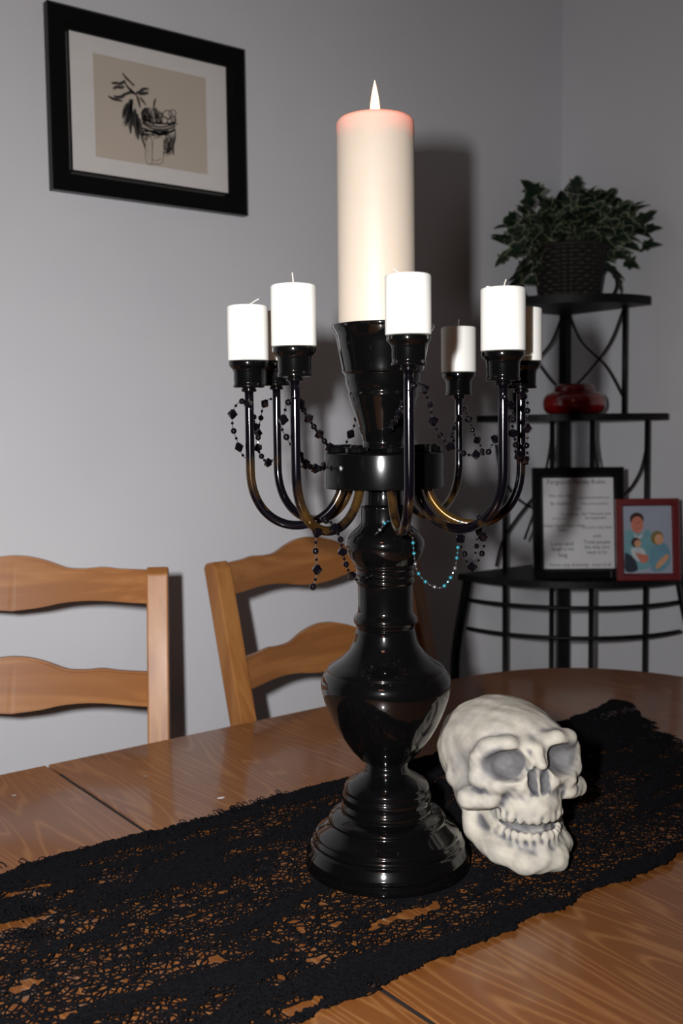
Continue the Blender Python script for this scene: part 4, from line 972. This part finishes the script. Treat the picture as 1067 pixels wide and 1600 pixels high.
blob('white', [(250, 780), (320, 760), (420, 780), (470, 900), (380, 960), (280, 900)], 6)
oval('hair', 325, 690, 66, 68, 7); oval('child', 350, 705, 48, 50, 8); oval('dark', 338, 700, 5, 4, 9); oval('dark', 368, 700, 5, 4, 9)
blob('skin', [(310, 830), (380, 850), (490, 880), (480, 960), (400, 980), (350, 900)], 9)
blob('child', [(590, 1040), (650, 940), (760, 860), (775, 920), (690, 1010), (610, 1070)], 9)
lift(f2, H2)

# ------------------------------------------------------------------ red dish on the middle shelf
rc = onp(897, 650, 1, OY-.10); dr_ = 2.28
rc = P(897, 647, 2.30); kr = 2.30/F
rp = [(34, 0), (42, 2), (47, 8), (48.5, 16), (47, 25), (43, 31), (36, 34), (31, 35), (31, 38), (30, 43), (27, 46), (18, 47), (2, 46)]
dish = thing('lidded_dish', 'squat glossy red ceramic dish with a raised lid on the middle shelf', 'dish', (rc.x, rc.y, SZ[2][1]+.0005))
lathe('bowl', [(r_*kr, z_*kr) for r_, z_ in rp[:8]], M['red_glaze'], dish, n=64)
lathe('lid', [(r_*kr, z_*kr) for r_, z_ in ([(30, 34.6)]+rp[7:])], M['red_glaze'], dish, n=64)

# ------------------------------------------------------------------ ivy in a basket on the top shelf
bc = P(906, 462, 2.36); kb = 2.36/F
bc = Vector((OX, OY, 0))+arcp(.095, 45, SZ[1][1]+.0005); kb = project(bc)[2]/F; print('basket px', project(bc))
ivy = thing('potted_ivy', 'variegated ivy plant spilling from a dark woven basket on the top shelf', 'plant', bc, hr)
hb, rb0, rb1 = .115, .066, .083
vs_, fs = [], []; n, m_ = 64, 26
for j in range(m_+1):
    t_ = j/m_; R_ = rb0+(rb1-rb0)*t_
    for k in range(n): 
        a_ = 2*PI*k/n; o_ = .0022*(1 if ((k//2)+(j//2)) % 2 else -1); vs_.append(((R_+o_)*math.cos(a_), (R_+o_)*math.sin(a_), hb*t_))
for j in range(m_):
    for k in range(n): k2_ = (k+1) % n; fs.append((j*n+k, j*n+k2_, (j+1)*n+k2_, (j+1)*n+k))
fs += [tuple(range(n-1, -1, -1)), tuple(m_*n+k for k in range(n))]
link('basket', mdata('basket', vs_, fs, M['basket'], False), ivy)
tube('basket_rim', [Vector((math.cos(2*PI*k/40)*(rb1+.003), math.sin(2*PI*k/40)*(rb1+.003), hb)) for k in range(41)], .005, M['basket'], ivy)
for s in (-1, 1):
    tube('basket_handle', smooth_path([(s*rb0, 0, .012), (s*(rb1+.012), 0, .008), (s*(rb1+.026), 0, .030), (s*(rb1+.022), 0, .055), (s*(rb1+.002), 0, .07), (s*(rb0+.012), 0, .06)], 5), .0032, M['iron'], ivy)
def leaf_mesh(v):
    rnd = random.Random(v); out = []
    lob = [(0, 0), (.20, -.06), (.48, .02), (.34, .24), (.50, .42), (.24, .52), (.18, .78), (0, 1.0), (-.18, .78), (-.24, .52), (-.50, .42), (-.34, .24), (-.48, .02), (-.20, -.06)]
    pts = [(x*rnd.uniform(.8, 1.1), y*rnd.uniform(.93, 1.05)) for x, y in lob]; fold = rnd.uniform(.15, .5); curl = rnd.uniform(-.35, .1)
    P3 = lambda x, y: (x, y, abs(x)*fold+curl*y*y)
    c = (0, .38); inner = [(c[0]+(x-c[0])*.74, c[1]+(y-c[1])*.74) for x, y in pts]
    vs_ = [P3(*c)]+[P3(*p) for p in inner]+[P3(*p) for p in pts]; n = len(pts); fs = []
    for i in range(n):
        j = (i+1) % n; fs.append((0, 1+i, 1+j)); fs.append((1+i, 1+n+i, 1+n+j, 1+j))
    me = mdata('leaf', vs_, fs, M['leaf'])
    at_ = me.attributes.new('rim', 'FLOAT', 'POINT'); at_.data.foreach_set('value', [0.0]*(1+n)+[.75]*n); return me
leaves = [leaf_mesh(v) for v in range(6)]
# sprays: (px,py) tips the ivy reaches in the picture, from the basket mouth
tips = [(795, 365), (782, 372), (800, 345), (815, 330), (830, 300), (845, 318), (860, 325), (880, 305), (900, 292), (915, 302), (935, 308), (950, 312), (965, 318), (985, 325), (1000, 345), (1020, 350), (1038, 342), (1015, 372), (990, 385), (985, 415), (975, 440),
        (780, 405), (800, 430), (815, 415), (830, 440), (840, 400), (825, 380), (860, 350), (890, 335), (920, 335), (950, 345), (975, 360), (905, 350), (870, 375), (940, 372), (960, 395), (810, 395), (805, 440), (850, 370), (925, 360), (885, 365), (845, 345), (975, 340), (1005, 360)]
inv = Matrix.Translation(bc) @ Matrix.Rotation(hr, 4, 'Z'); inv = inv.inverted(); cdp = project(bc)[2]
lr = random.Random(11); nleaf = 0
for (tx, ty) in tips:
    for rep in range(2 if ty < 385 else 1):
        tip = inv @ P(tx+lr.uniform(-7, 7)*(rep*2), ty+lr.uniform(-5, 5)+rep*10, cdp+lr.uniform(-.085, .05))
        wt = bc+Matrix.Rotation(hr, 3, 'Z') @ tip; wt.x = min(wt.x, WX-.045); wt.y = min(wt.y, WY-.045); tip = inv @ wt
        root = Vector((lr.uniform(-.045, .045), lr.uniform(-.04, .04), hb-.01))
        mid = (root+tip)/2+Vector((0, 0, .03)); path = smooth_path([root, mid, tip], 5)
        tube('ivy_stem', path, .0012, M['stem'], ivy, 5)
        for t_ in ((.62, .82, 1.0) if rep == 0 else (.7, 1.0)):
            p = path[min(len(path)-1, int(t_*(len(path)-1)))]
            if p.x**2+p.y**2 < (rb1-.01)**2 and p.z < hb: continue
            o = link('leaf', leaves[nleaf % 6], ivy); nleaf += 1; s_ = lr.uniform(.036, .058)
            out = (tip-root).normalized()+Vector((lr.uniform(-.7, .7), lr.uniform(-.9, .2), lr.uniform(-.6, .4)))
            o.location = p-out.normalized()*s_*.35; o.scale = (s_, s_, s_); o.rotation_mode = 'QUATERNION'
            q = out.to_track_quat('Y', 'Z'); o.rotation_quaternion = q @ Matrix.Rotation(lr.uniform(-1.2, 1.2), 3, 'Y').to_quaternion()
print('leaves', nleaf)
